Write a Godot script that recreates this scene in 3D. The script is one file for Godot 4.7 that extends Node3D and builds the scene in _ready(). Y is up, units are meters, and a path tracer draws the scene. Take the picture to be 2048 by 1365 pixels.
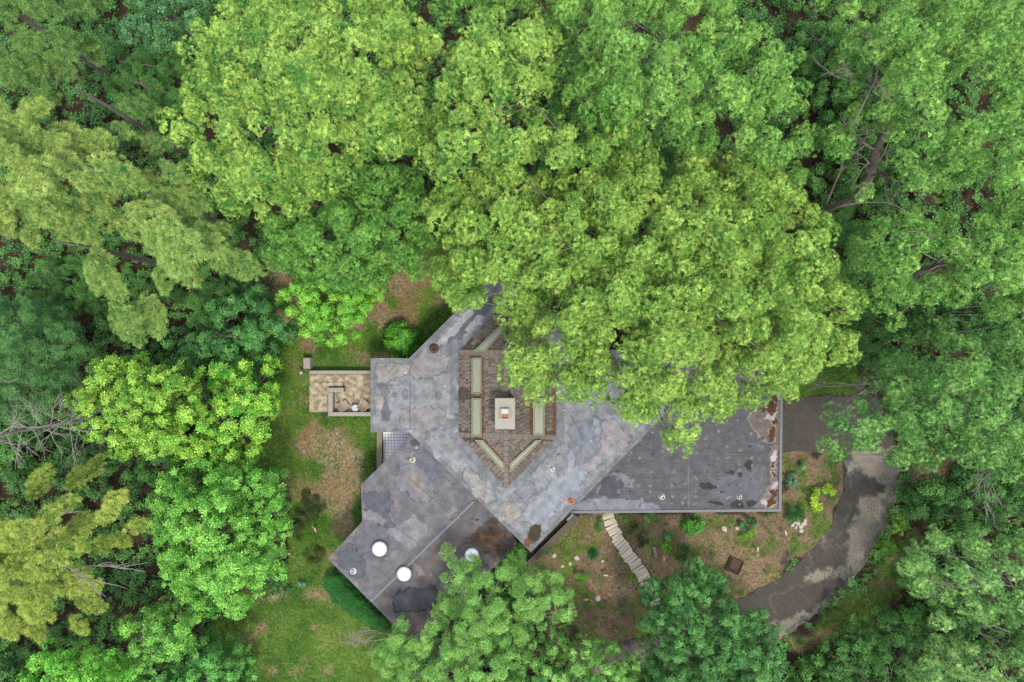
extends Node3D
# A house among trees seen from a drone 50 m up. Plan positions are read in picture units of the
# photograph (2048 wide) and turned into metres at the height where each thing stands.

const CAM_H := 50.0
const FOCAL := 1350.0
const EXPO := 5.0          # photographed value over base colour

var rng := RandomNumberGenerator.new()
var noise := FastNoiseLite.new()
var M := {}
var used := {}
var control: Image         # r lawn, g dry patches, b mulch
var forest_keep: Array = []

# ------------------------------------------------------------------ helpers
class Shape:
	var v := PackedVector3Array()
	var n := PackedVector3Array()
	var uv := PackedVector2Array()
	var c := PackedColorArray()
	var idx := PackedInt32Array()
	var col := Color(1, 1, 1)
	var uv_o := Vector2.ZERO
	var uv_s := Vector2.ONE
	func vert(p: Vector3, nn: Vector3) -> int:
		v.append(p); n.append(nn); c.append(col)
		uv.append(Vector2((p.x - uv_o.x) * uv_s.x, (p.z - uv_o.y) * uv_s.y))
		return v.size() - 1
	func tri(a: Vector3, b: Vector3, d: Vector3, out_n := Vector3.ZERO):
		var g := (b - a).cross(d - a)
		if g.length_squared() < 1e-14: return
		var nn := g.normalized()
		if out_n == Vector3.ZERO: out_n = nn
		if nn.dot(out_n) < 0: nn = -nn
		var i := vert(a, nn)
		vert(b, nn); vert(d, nn)
		if g.dot(out_n) > 0: idx.append_array(PackedInt32Array([i, i + 2, i + 1]))
		else: idx.append_array(PackedInt32Array([i, i + 1, i + 2]))
	func quad(a: Vector3, b: Vector3, d: Vector3, e: Vector3, out_n := Vector3.ZERO):
		tri(a, b, d, out_n); tri(a, d, e, out_n)
	func smooth_tri(i: int, j: int, k: int):
		var g := (v[j] - v[i]).cross(v[k] - v[i])
		if g.dot(n[i] + n[j] + n[k]) > 0: idx.append_array(PackedInt32Array([i, k, j]))
		else: idx.append_array(PackedInt32Array([i, j, k]))
	# a box with chamfered upper edges
	func box(t: Transform3D, s: Vector3, ch := 0.0):
		var h := s * 0.5
		var lo := []; var hi := []; var top := []
		for q in [Vector2(-1, -1), Vector2(1, -1), Vector2(1, 1), Vector2(-1, 1)]:
			lo.append(t * Vector3(q.x * h.x, -h.y, q.y * h.z))
			hi.append(t * Vector3(q.x * h.x, h.y - ch, q.y * h.z))
			top.append(t * Vector3(q.x * (h.x - ch), h.y, q.y * (h.z - ch)))
		var mid := t.origin
		for k in 4:
			var m := (k + 1) % 4
			var nn: Vector3 = ((hi[k] + hi[m]) * 0.5 - mid)
			quad(lo[k], lo[m], hi[m], hi[k], nn - t.basis.y.normalized() * nn.dot(t.basis.y.normalized()))
			if ch > 0.0: quad(hi[k], hi[m], top[m], top[k], (hi[k] + top[m]) * 0.5 - mid)
		quad(top[0], top[1], top[2], top[3], t.basis.y)
		quad(lo[0], lo[1], lo[2], lo[3], -t.basis.y)
	func prism(poly: PackedVector2Array, y0: float, y1: float, bottom := false):
		var ix := Geometry2D.triangulate_polygon(poly)
		for k in range(0, ix.size(), 3):
			var a := poly[ix[k]]; var b := poly[ix[k + 1]]; var d := poly[ix[k + 2]]
			tri(Vector3(a.x, y1, a.y), Vector3(b.x, y1, b.y), Vector3(d.x, y1, d.y), Vector3.UP)
			if bottom: tri(Vector3(a.x, y0, a.y), Vector3(b.x, y0, b.y), Vector3(d.x, y0, d.y), Vector3.DOWN)
		var cw := Geometry2D.is_polygon_clockwise(poly)
		for k in poly.size():
			var a := poly[k]; var b := poly[(k + 1) % poly.size()]
			var e := b - a
			var o := Vector3(-e.y, 0, e.x) if cw else Vector3(e.y, 0, -e.x)
			quad(Vector3(a.x, y0, a.y), Vector3(b.x, y0, b.y), Vector3(b.x, y1, b.y), Vector3(a.x, y1, a.y), o if cw else o)
	func tube(pts: Array, rad: Array, sides := 6, cap := false):
		var rings := []
		var up := Vector3(0.31, 0.2, 0.93).normalized()
		for k in pts.size():
			var d: Vector3 = (pts[min(k + 1, pts.size() - 1)] - pts[max(k - 1, 0)])
			if d.length_squared() < 1e-10: d = Vector3.UP
			d = d.normalized()
			var x := d.cross(up)
			if x.length() < 0.05: x = d.cross(Vector3.RIGHT)
			x = x.normalized()
			var y := d.cross(x).normalized()
			var ring := []
			for s in sides:
				var a := TAU * s / sides
				var o := x * cos(a) + y * sin(a)
				ring.append(vert(pts[k] + o * rad[k], o))
			rings.append(ring)
		for k in rings.size() - 1:
			for s in sides:
				var m := (s + 1) % sides
				smooth_tri(rings[k][s], rings[k + 1][s], rings[k + 1][m])
				smooth_tri(rings[k][s], rings[k + 1][m], rings[k][m])
		if cap:
			for e in [0, pts.size() - 1]:
				var ctr: Vector3 = pts[e]
				var dir: Vector3 = (pts[e] - pts[1 if e == 0 else e - 1])
				for s in sides:
					tri(ctr, v[rings[e][s]], v[rings[e][(s + 1) % sides]], dir)
	func lathe(at: Vector3, prof: Array, sides := 20):
		var base := []
		for p in prof:
			var ring := []
			for s in sides:
				var a := TAU * s / sides
				ring.append(at + Vector3(cos(a) * p.x, p.y, sin(a) * p.x))
			base.append(ring)
		for k in base.size() - 1:
			for s in sides:
				var m := (s + 1) % sides
				var a: Vector3 = base[k][s]
				var d: Vector2 = prof[k + 1] - prof[k]
				var ang := TAU * (s + 0.5) / sides
				var o := Vector3(cos(ang) * d.y, -d.x, sin(ang) * d.y)
				quad(a, base[k][m], base[k + 1][m], base[k + 1][s], o)
	func blob(at: Vector3, r: Vector3, rough: float, nz: FastNoiseLite, seg := 8, rings := 5):
		var ids := []
		for k in rings + 1:
			var th := PI * k / rings
			var row := []
			for s in seg:
				var a := TAU * s / seg
				var d := Vector3(sin(th) * cos(a), cos(th), sin(th) * sin(a))
				var f := 1.0 + rough * nz.get_noise_3dv(d * 70.0 + at * 53.0)
				row.append(vert(at + d * r * f, (d / r).normalized()))
			ids.append(row)
		for k in rings:
			for s in seg:
				var m := (s + 1) % seg
				smooth_tri(ids[k][s], ids[k + 1][s], ids[k + 1][m])
				smooth_tri(ids[k][s], ids[k + 1][m], ids[k][m])
	func mesh(mat: Material) -> ArrayMesh:
		var a := []
		a.resize(Mesh.ARRAY_MAX)
		a[Mesh.ARRAY_VERTEX] = v; a[Mesh.ARRAY_NORMAL] = n; a[Mesh.ARRAY_TEX_UV] = uv
		a[Mesh.ARRAY_COLOR] = c; a[Mesh.ARRAY_INDEX] = idx
		var m := ArrayMesh.new()
		m.add_surface_from_arrays(Mesh.PRIMITIVE_TRIANGLES, a)
		m.surface_set_material(0, mat)
		return m

func P(px: float, py: float, y := 0.0) -> Vector3:
	return Vector3((px - 1024.0) / FOCAL * (CAM_H - y), y, (py - 682.5) / FOCAL * (CAM_H - y))
func P2(px: float, py: float, y := 0.0) -> Vector2:
	var p := P(px, py, y)
	return Vector2(p.x, p.z)
func plan(pts: Array, y: float) -> PackedVector2Array:
	var out := PackedVector2Array()
	for k in range(0, pts.size(), 2): out.append(P2(pts[k], pts[k + 1], y))
	return out
func flat(pts: Array) -> PackedVector2Array:
	var out := PackedVector2Array()
	for k in range(0, pts.size(), 2): out.append(Vector2(pts[k], pts[k + 1]))
	return out
# photographed sRGB value -> base colour, linear
func L(r: float, g: float, b: float, e := EXPO) -> Color:
	var q := Color(r / 255.0, g / 255.0, b / 255.0).srgb_to_linear()
	return Color(q.r / e, q.g / e, q.b / e)
func A(r: float, g: float, b: float, e := EXPO) -> Color:
	return L(r, g, b, e).linear_to_srgb()
const EXPO_LOW := 4.4     # the same for the ground, which trees and walls shade
func AD(r: float, g: float, b: float) -> Color: return A(r, g, b, EXPO_LOW)
func AR(r: float, g: float, b: float) -> Color: return A(r, g, b, 3.0)
func AU(r: float, g: float, b: float) -> Color: return A(min(250.0, r * 1.27), min(250.0, g * 1.27), min(250.0, b * 1.27))
func AG(r: float, g: float, b: float) -> Color: return A(min(250.0, r * 1.2), min(250.0, g * 1.2), min(250.0, b * 1.2))
func AW(r: float, g: float, b: float) -> Color: return A(min(250.0, r * 1.25), min(250.0, g * 1.25), min(250.0, b * 1.25))
func numbered(called: String) -> String:
	if not used.has(called):
		used[called] = 0
		return called
	used[called] += 1
	return "%s_%03d" % [called, used[called]]
func obj(called: String, mesh: Mesh, parent: Node = self) -> MeshInstance3D:
	var o := MeshInstance3D.new()
	o.mesh = mesh
	o.name = numbered(called) if parent == self else called
	parent.add_child(o, true)
	return o
func tag(o: Node, label: String, category: String, group := "", kind := ""):
	if label: o.set_meta("label", label)
	if category: o.set_meta("category", category)
	if group: o.set_meta("group", group)
	if kind: o.set_meta("kind", kind)
func thing(called: String, label: String, category: String, at := Vector3.ZERO, group := "") -> Node3D:
	var o := Node3D.new()
	o.name = numbered(called)
	add_child(o, true)
	o.position = at
	tag(o, label, category, group)
	return o
func setting(called: String, mesh: Mesh, label: String, category: String) -> MeshInstance3D:
	var o := obj(called, mesh)
	tag(o, label, category, "", "structure")
	return o
func mat(c: Color, rough := 0.85, spec := 0.4, metal := 0.0) -> StandardMaterial3D:
	var m := StandardMaterial3D.new()
	m.albedo_color = c
	m.roughness = rough
	m.metallic_specular = spec
	m.metallic = metal
	return m
# mottled material without uv: noise in world space multiplies the colour
func mottled(a: Color, b: Color, freq: float, scale: float, rough := 0.9, seed_ := 1, bump := 0.0) -> StandardMaterial3D:
	var m := mat(Color(1, 1, 1), rough)
	var t := NoiseTexture2D.new()
	var f := FastNoiseLite.new()
	f.seed = seed_; f.frequency = freq; f.fractal_octaves = 5; f.fractal_gain = 0.6
	t.noise = f; t.width = 512; t.height = 512; t.seamless = true
	var g := Gradient.new()
	g.set_color(0, a); g.set_color(1, b)
	g.set_offset(0, 0.3); g.set_offset(1, 0.7)
	t.color_ramp = g
	m.albedo_texture = t
	m.uv1_triplanar = true; m.uv1_world_triplanar = true
	m.uv1_scale = Vector3.ONE * scale
	m.vertex_color_use_as_albedo = true
	return m

# ------------------------------------------------------------------ painting of stains and ground cover
func wobble(poly: PackedVector2Array, amp: float, step := 4.0, freq := 1.0, grow := 0.0) -> PackedVector2Array:
	var src := poly
	if grow != 0.0:
		var g := Geometry2D.offset_polygon(poly, grow)
		if g.size() > 0: src = g[0]
	var out := PackedVector2Array()
	for k in src.size():
		var a := src[k]; var b := src[(k + 1) % src.size()]
		var m: int = max(1, int(a.distance_to(b) / step))
		for j in m:
			var p := a.lerp(b, float(j) / m)
			out.append(p + Vector2(noise.get_noise_2d(p.x * freq * 6.0, p.y * freq * 6.0), noise.get_noise_2d(p.x * freq * 6.0 + 900.0, p.y * freq * 6.0 - 500.0)) * amp * 2.0)
	return out
func scan(img: Image, poly: PackedVector2Array, col: Color, org: Vector2, sc: float):
	var q := PackedVector2Array()
	var y0 := 1e9; var y1 := -1e9
	for p in poly:
		var w := (p - org) * sc
		q.append(w); y0 = min(y0, w.y); y1 = max(y1, w.y)
	for y in range(max(0, int(ceil(y0))), min(img.get_height() - 1, int(floor(y1))) + 1):
		var xs := []
		for k in q.size():
			var a := q[k]; var b := q[(k + 1) % q.size()]
			if (a.y <= y and b.y > y) or (b.y <= y and a.y > y):
				xs.append(a.x + (y - a.y) / (b.y - a.y) * (b.x - a.x))
		xs.sort()
		for k in range(0, xs.size() - 1, 2):
			var x0 := int(max(0.0, xs[k])); var x1 := int(min(float(img.get_width()), xs[k + 1] + 0.5))
			if x1 > x0: img.fill_rect(Rect2i(x0, y, x1 - x0, 1), col)
func ellipse(x: float, y: float, rx: float, ry: float, ang := 0.0, n := 18) -> PackedVector2Array:
	var out := PackedVector2Array()
	for k in n:
		out.append(Vector2(x, y) + Vector2(cos(TAU * k / n) * rx, sin(TAU * k / n) * ry).rotated(ang))
	return out
func stain(img, org, sc, pts, fill: Color, rim: Color, amp := 4.0, rim_w := 1.6):
	var poly: PackedVector2Array = pts if pts is PackedVector2Array else flat(pts)
	if rim_w > 0.0: scan(img, wobble(poly, amp, 3.0, 1.0, rim_w), rim, org, sc)
	scan(img, wobble(poly, amp, 3.0, 1.0, 0.0), fill, org, sc)
func line(img, org, sc, x0, y0, x1, y1, w, col):
	var a := Vector2(x0, y0); var b := Vector2(x1, y1)
	var o: Vector2 = (b - a).normalized().orthogonal() * w * 0.5
	scan(img, wobble(PackedVector2Array([a + o, b + o, b - o, a - o]), 0.5, 6.0), col, org, sc)
# grain and mottling over a painted image, and its relief
func soften(img: Image, k: float):
	var w := img.get_width(); var h := img.get_height()
	img.resize(int(w / k), int(h / k), Image.INTERPOLATE_BILINEAR)
	img.resize(w, h, Image.INTERPOLATE_CUBIC)
func grain(img: Image, fine: float, coarse: float, seed_: int):
	var w := img.get_width(); var h := img.get_height()
	var f := FastNoiseLite.new()
	f.seed = seed_; f.frequency = 0.022; f.fractal_octaves = 5; f.fractal_gain = 0.62
	var n1 := f.get_image(w, h, false, false, false).get_data()
	var d := img.get_data()
	var r := RandomNumberGenerator.new()
	r.seed = seed_
	var st := r.randi() & 0xffff
	for k in w * h:
		st = (st * 1103515245 + 12345) & 0x7fffffff
		var q := 1.0 + (n1[k] / 127.5 - 1.0) * coarse + ((st >> 12 & 255) / 127.5 - 1.0) * fine
		var j := k * 3
		d[j] = clampi(int(d[j] * q), 0, 255)
		d[j + 1] = clampi(int(d[j + 1] * q), 0, 255)
		d[j + 2] = clampi(int(d[j + 2] * q), 0, 255)
	img.set_data(w, h, false, Image.FORMAT_RGB8, d)
func painted(img: Image, rough: float, spec := 0.4) -> StandardMaterial3D:
	var m := mat(Color(1, 1, 1), rough, spec)
	img.generate_mipmaps()
	m.albedo_texture = ImageTexture.create_from_image(img)
	return m

# ------------------------------------------------------------------ foliage
func leaf(s: Shape, at: Vector3, dir: Vector3, side: Vector3, len_: float, wid: float, fold: float, c0: Color, c1: Color):
	var up := side.cross(dir).normalized()
	var mid := at + dir * len_ * 0.48
	var a := mid + side * wid * 0.5 + up * fold
	var b := mid - side * wid * 0.5 + up * fold
	var tip := at + dir * len_ - up * fold * 0.7
	s.col = c0
	var n1 := (a - at).cross(tip - at).normalized()
	var n2 := (tip - at).cross(b - at).normalized()
	var i := s.vert(at, n1)
	s.col = c1
	s.vert(a, n1); s.vert(tip, n1)
	s.idx.append_array(PackedInt32Array([i, i + 2, i + 1]))
	s.col = c0
	i = s.vert(at, n2)
	s.col = c1
	s.vert(tip, n2); s.vert(b, n2)
	s.idx.append_array(PackedInt32Array([i, i + 2, i + 1]))
func rand_dir() -> Vector3:
	var z := rng.randf_range(-1, 1); var a := rng.randf() * TAU; var q := sqrt(1 - z * z)
	return Vector3(q * cos(a), z, q * sin(a))
func frame_of(d: Vector3) -> Basis:
	var x := d.cross(Vector3(0.3, 0.1, 0.95))
	if x.length() < 0.1: x = d.cross(Vector3.RIGHT)
	x = x.normalized()
	return Basis(x, d, x.cross(d).normalized())
func spray(kind: String, m: Material) -> ArrayMesh:
	var s := Shape.new()
	match kind:
		"oak":   # stars of long leaves round twig ends
			for k in 6:
				var d := rand_dir(); d.y = abs(d.y) * 0.8 + 0.2; d = d.normalized()
				var at := d * rng.randf_range(0.06, 0.36)
				var b := frame_of(d)
				var nl := rng.randi_range(10, 13)
				var bud := rng.randf() < 0.5
				var star := rng.randf_range(0.72, 1.0)
				for j in nl:
					var a := TAU * j / nl + rng.randf() * 0.5
					var e := rng.randf_range(-0.25, 0.75)
					var dir := (b.x * cos(a) + b.z * sin(a)) * cos(e) + d * sin(e)
					var tw := (d + rand_dir() * 0.8).normalized()
					var side := dir.cross(tw).normalized()
					var g := star * rng.randf_range(0.5, 1.0)
					var c := Color(g * rng.randf_range(0.85, 1.0), g, g * rng.randf_range(0.8, 1.0))
					leaf(s, at, dir, side, rng.randf_range(0.13, 0.23), rng.randf_range(0.03, 0.046), 0.008, Color(1.0, 0.5, 0.5) if bud and j % 2 == 0 else c, c)
		"maple":
			for k in 44:
				var d := rand_dir(); d.y = abs(d.y) * 0.55 - 0.05
				var at := d * rng.randf_range(0.1, 0.34)
				var a := rng.randf() * TAU
				var dir := Vector3(cos(a), rng.randf_range(-0.5, 0.25), sin(a)).normalized()
				var side := dir.cross((Vector3.UP + rand_dir() * 0.8).normalized()).normalized()
				var g := rng.randf_range(0.42, 1.0)
				leaf(s, at, dir, side, rng.randf_range(0.11, 0.17), rng.randf_range(0.08, 0.12), 0.012, Color(g, g, g), Color(g, g, g * 0.9))
		"small":
			for k in 84:
				var d := rand_dir(); d.y = abs(d.y) * 0.6 - 0.05
				var at := d * rng.randf_range(0.06, 0.36)
				var dir := (rand_dir() + d).normalized()
				var side := dir.cross((Vector3.UP + rand_dir() * 0.7).normalized()).normalized()
				var g := rng.randf_range(0.4, 1.0)
				leaf(s, at, dir, side, rng.randf_range(0.07, 0.11), rng.randf_range(0.035, 0.055), 0.006, Color(g, g, g * 0.95), Color(g, g, g))
		"needle":   # brush of needles pointing along +y
			for k in 34:
				var at := Vector3(rng.randf_range(-0.03, 0.03), rng.randf_range(-0.12, 0.12), rng.randf_range(-0.03, 0.03))
				var dir := (Vector3(0, 0.75, 0) + rand_dir()).normalized()
				var side := dir.cross(rand_dir()).normalized()
				var g := rng.randf_range(0.62, 1.0)
				leaf(s, at, dir, side, rng.randf_range(0.14, 0.24), 0.019, 0.0, Color(g * 0.9, g * 0.9, g), Color(g, g, g * 0.85))
		"grass":
			for k in 9:
				var a := rng.randf() * TAU
				var dir := Vector3(cos(a) * 0.8, 1.0, sin(a) * 0.8).normalized()
				var g := rng.randf_range(0.55, 1.0)
				leaf(s, Vector3(cos(a), 0, sin(a)) * rng.randf() * 0.07, dir, dir.cross(Vector3.UP).normalized(), rng.randf_range(0.06, 0.13), 0.016, 0.0, Color(g, g, g), Color(g, g, g))
		"litter":
			for k in 7:
				var a := rng.randf() * TAU
				var dir := Vector3(cos(a), rng.randf_range(-0.05, 0.2), sin(a)).normalized()
				var g := rng.randf_range(0.4, 1.0)
				leaf(s, Vector3(rng.randf_range(-0.12, 0.12), rng.randf_range(0.004, 0.02), rng.randf_range(-0.12, 0.12)), dir, dir.cross((Vector3.UP + rand_dir() * 0.3).normalized()).normalized(), rng.randf_range(0.05, 0.1), rng.randf_range(0.025, 0.045), 0.006, Color(g, g * 0.95, g * 0.9), Color(g, g, g))
		"hosta":
			for k in 16:
				var a := TAU * k / 16.0 * 2.6
				var e := 0.15 + 0.9 * k / 16.0
				var dir := Vector3(cos(a) * cos(e), sin(e), sin(a) * cos(e))
				var side := dir.cross(Vector3.UP).normalized()
				var g := rng.randf_range(0.7, 1.0)
				leaf(s, dir * 0.06, dir, side, rng.randf_range(0.22, 0.34), 0.13, 0.025, Color(g, g, g), Color(g, g, g))
		"blade":   # a clump of long arching leaves
			for k in 40:
				var a := rng.randf() * TAU; var e := rng.randf_range(0.15, 1.2)
				var dir := Vector3(cos(a) * cos(e), sin(e), sin(a) * cos(e))
				var g := rng.randf_range(0.55, 1.0)
				leaf(s, Vector3.ZERO, dir, dir.cross(Vector3.UP).normalized(), rng.randf_range(0.4, 0.62), 0.035, 0.0, Color(g, g, g), Color(g, g, g))
	return s.mesh(m)
func copies(called: String, mesh: Mesh, rows: PackedFloat32Array, parent: Node) -> MultiMeshInstance3D:
	var mm := MultiMesh.new()
	mm.transform_format = MultiMesh.TRANSFORM_3D
	mm.use_colors = true
	mm.mesh = mesh
	mm.instance_count = rows.size() / 16
	mm.buffer = rows
	var o := MultiMeshInstance3D.new()
	o.multimesh = mm
	o.name = numbered(called) if parent == self else called
	o.set_meta("kind", "stuff")
	parent.add_child(o, true)
	return o
func put(rows: PackedFloat32Array, b: Basis, o: Vector3, c: Color):
	rows.append_array(PackedFloat32Array([b.x.x, b.y.x, b.z.x, o.x, b.x.y, b.y.y, b.z.y, o.y, b.x.z, b.y.z, b.z.z, o.z, c.r, c.g, c.b, 1.0]))
func edge_dist(p: Vector2, poly: PackedVector2Array) -> float:
	var d := 1e9
	for k in poly.size():
		d = min(d, p.distance_to(Geometry2D.get_closest_point_to_segment(p, poly[k], poly[(k + 1) % poly.size()])))
	return d
func lobe(rows: PackedFloat32Array, at: Vector3, r: float, dens: float, ca: Color, cb: Color, size: float, dip := -0.35, tall := 1.0):
	var cnt := int(dens * r * r) + 4
	var hue := rng.randf()
	for k in cnt:
		var d := rand_dir()
		if d.y < dip: d.y = -d.y      # leaves sit on the outside of the bough's end
		var reach := (0.84 + 0.4 * noise.get_noise_3dv(d * 26.0 + at * 40.0)) * (rng.randf_range(0.55, 1.05) if rng.randf() < 0.3 else rng.randf_range(0.92, 1.12))
		var p := at + Vector3(d.x, d.y * tall, d.z) * r * reach
		var ax := (Vector3(d.x, d.y * 0.8, d.z) * 0.8 + Vector3.UP * 0.35 + rand_dir() * 0.45).normalized()
		var b := frame_of(ax).rotated(ax, rng.randf() * TAU).scaled(Vector3.ONE * size * rng.randf_range(0.7, 1.25))
		put(rows, b, p, ca.lerp(cb, hue * 0.45 + rng.randf_range(-0.3, 0.85)))      # any mix of the tree's two leaf colours, at random
func limb(s: Shape, a: Vector3, b: Vector3, r0: float, r1: float, sag := 0.12, seg := 5, sides := 5):
	var pts := []; var rad := []
	var off := rand_dir() * a.distance_to(b) * sag
	for k in seg + 1:
		var t := float(k) / seg
		pts.append(a.lerp(b, t) + off * sin(t * PI) + Vector3.UP * sin(t * PI) * a.distance_to(b) * 0.08 + rand_dir() * a.distance_to(b) * 0.025 * sin(t * PI))
		rad.append(lerp(r0, r1, t))
	s.tube(pts, rad, sides)
func twigs(s: Shape, at: Vector3, dir: Vector3, len_: float, r: float, depth: int, spread := 0.75):
	var pts := [at]; var rad := [r]
	var p := at; var d := dir.normalized()
	var n := 4
	for k in n:
		d = (d + rand_dir() * 0.22).normalized()
		p += d * len_ / n
		pts.append(p); rad.append(r * (1.0 - 0.75 * (k + 1) / n) + 0.004)
		if depth > 0 and k > 0:
			for j in 1 + int(rng.randf() < 0.6):
				twigs(s, p, (d + rand_dir() * spread).normalized(), len_ * rng.randf_range(0.4, 0.65), r * 0.5, depth - 1, spread)
	s.tube(pts, rad, 4 if depth == 0 else 5)

# a broadleaf tree from its crown outline (picture units at crown height)
func tree(called: String, label: String, category: String, outline: Array, top: float, rim: float, kind: String, ca: Color, cb: Color, opt := {}) -> Node3D:
	var poly: PackedVector2Array = Geometry2D.offset_polygon(flat(outline), opt.get("grow", 8.0))[0]
	var bb := Rect2(poly[0], Vector2.ZERO)
	for p in poly: bb = bb.expand(p)
	var R: float = max(0.42, opt.get("r", 1.25) * 0.45)
	var gaps: Array = opt.get("gaps", [])
	var mid := (top + rim) * 0.5
	var sc := FOCAL / (CAM_H - mid)
	var step: float = R * opt.get("step", 2.35) * sc
	var pts := []; var dmax := 1.0
	var row := 0
	var y := bb.position.y
	var heads := []          # the ends of the main boughs, each carrying a dome of lobes
	var hs: float = step * opt.get("bough", 2.1)
	y -= hs
	while y < bb.end.y + hs:
		var x := bb.position.x - hs + (hs * 0.5 if row % 2 else 0.0)
		while x < bb.end.x + hs:
			heads.append([Vector2(x, y) + Vector2(rng.randf_range(-1, 1), rng.randf_range(-1, 1)) * hs * 0.34, rng.randf_range(-1.0, 0.7)])
			x += hs
		y += hs * 0.86
		row += 1
	row = 0
	y = bb.position.y
	while y < bb.end.y:
		var x := bb.position.x + (step * 0.5 if row % 2 else 0.0)
		while x < bb.end.x:
			var p := Vector2(x, y) + Vector2(rng.randf_range(-1, 1), rng.randf_range(-1, 1)) * step * 0.33
			x += step
			if not Geometry2D.is_point_in_polygon(p, poly): continue
			var d := edge_dist(p, poly)
			if d < step * 0.16: continue
			var bad := false
			for g in gaps:
				if p.distance_to(Vector2(g[0], g[1])) < g[2] + R * sc * 0.35: bad = true
			if bad: continue
			pts.append([p, d]); dmax = max(dmax, d)
		y += step * 0.86
		row += 1
	var ctr := Vector2.ZERO
	for q in pts: ctr += q[0]
	ctr /= max(1, pts.size())
	var foot: Vector2 = opt.get("trunk", Vector2(1024, 682) + (ctr - Vector2(1024, 682)) * 1.1)
	var base := P(foot.x, foot.y, mid)
	base.y = 0.0
	var t := thing(called, label, category, base, opt.get("group", ""))
	var rows := PackedFloat32Array()
	var wood := Shape.new()
	var tr: float = opt.get("trunk_r", 0.1 + top * 0.013)
	var fork := Vector3(rng.randf_range(-0.3, 0.3), rim * 0.72, rng.randf_range(-0.3, 0.3))
	wood.tube([Vector3(0, -0.1, 0), Vector3(0.02, 0.4, 0), fork * 0.5, fork, fork + Vector3(0.1, (mid - fork.y) * 0.8, -0.1)], [tr * 1.6, tr * 1.15, tr, tr * 0.8, tr * 0.4], 9)
	var dens: float = opt.get("dens", 84.0)
	var size: float = opt.get("size", 1.0) * 0.76
	for q in pts:
		var p: Vector2 = q[0]
		var e: float = q[1]
		var hgt: float = rim + (top - rim) * pow(clamp(e / dmax * 1.25, 0.0, 1.0), 0.55) + rng.randf_range(-1.2, 0.9) * R
		var d1 := 1e9; var d2 := 1e9; var lift := 0.0
		for hd in heads:
			var dd: float = p.distance_to(hd[0])
			if dd < d1: d2 = d1; d1 = dd; lift = hd[1]
			elif dd < d2: d2 = dd
		var cleft: float = d1 / max(d2, 0.01)
		hgt += (0.9 - 2.3 * cleft * cleft + lift) * R * opt.get("relief", 1.8)
		var r := R * rng.randf_range(0.78, 1.2)
		r = clamp(min(r, e / sc * 1.25), 0.6 * R, 2.0 * R)
		var at := P(p.x, p.y, hgt - r * 0.6) - base
		if opt.has("solid") or cleft < 0.84 or rng.randf() < 0.45: lobe(rows, at, r, dens, ca, cb, size, -0.45, opt.get("tall", 1.7 if kind == "oak" else 1.25))
		if rng.randf() < opt.get("limbs", 0.35):
			limb(wood, fork * rng.randf_range(0.75, 1.0) + Vector3(0, (mid - fork.y) * 0.75 * rng.randf(), 0), at, tr * 0.25, 0.02)
		if e > step * 0.3 and rng.randf() < opt.get("under", 0.95):
			var u := P(p.x + rng.randf_range(-1, 1) * step * 0.6, p.y + rng.randf_range(-1, 1) * step * 0.6, hgt - r * 0.6 - rng.randf_range(1.1, 2.0)) - base
			if u.y > 0.3: lobe(rows, u, r * 1.6, dens * 0.42, ca, cb, size)
	obj("trunk", wood.mesh(M.bark), t)
	copies("crown", M[kind], rows, t)
	return t

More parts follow.
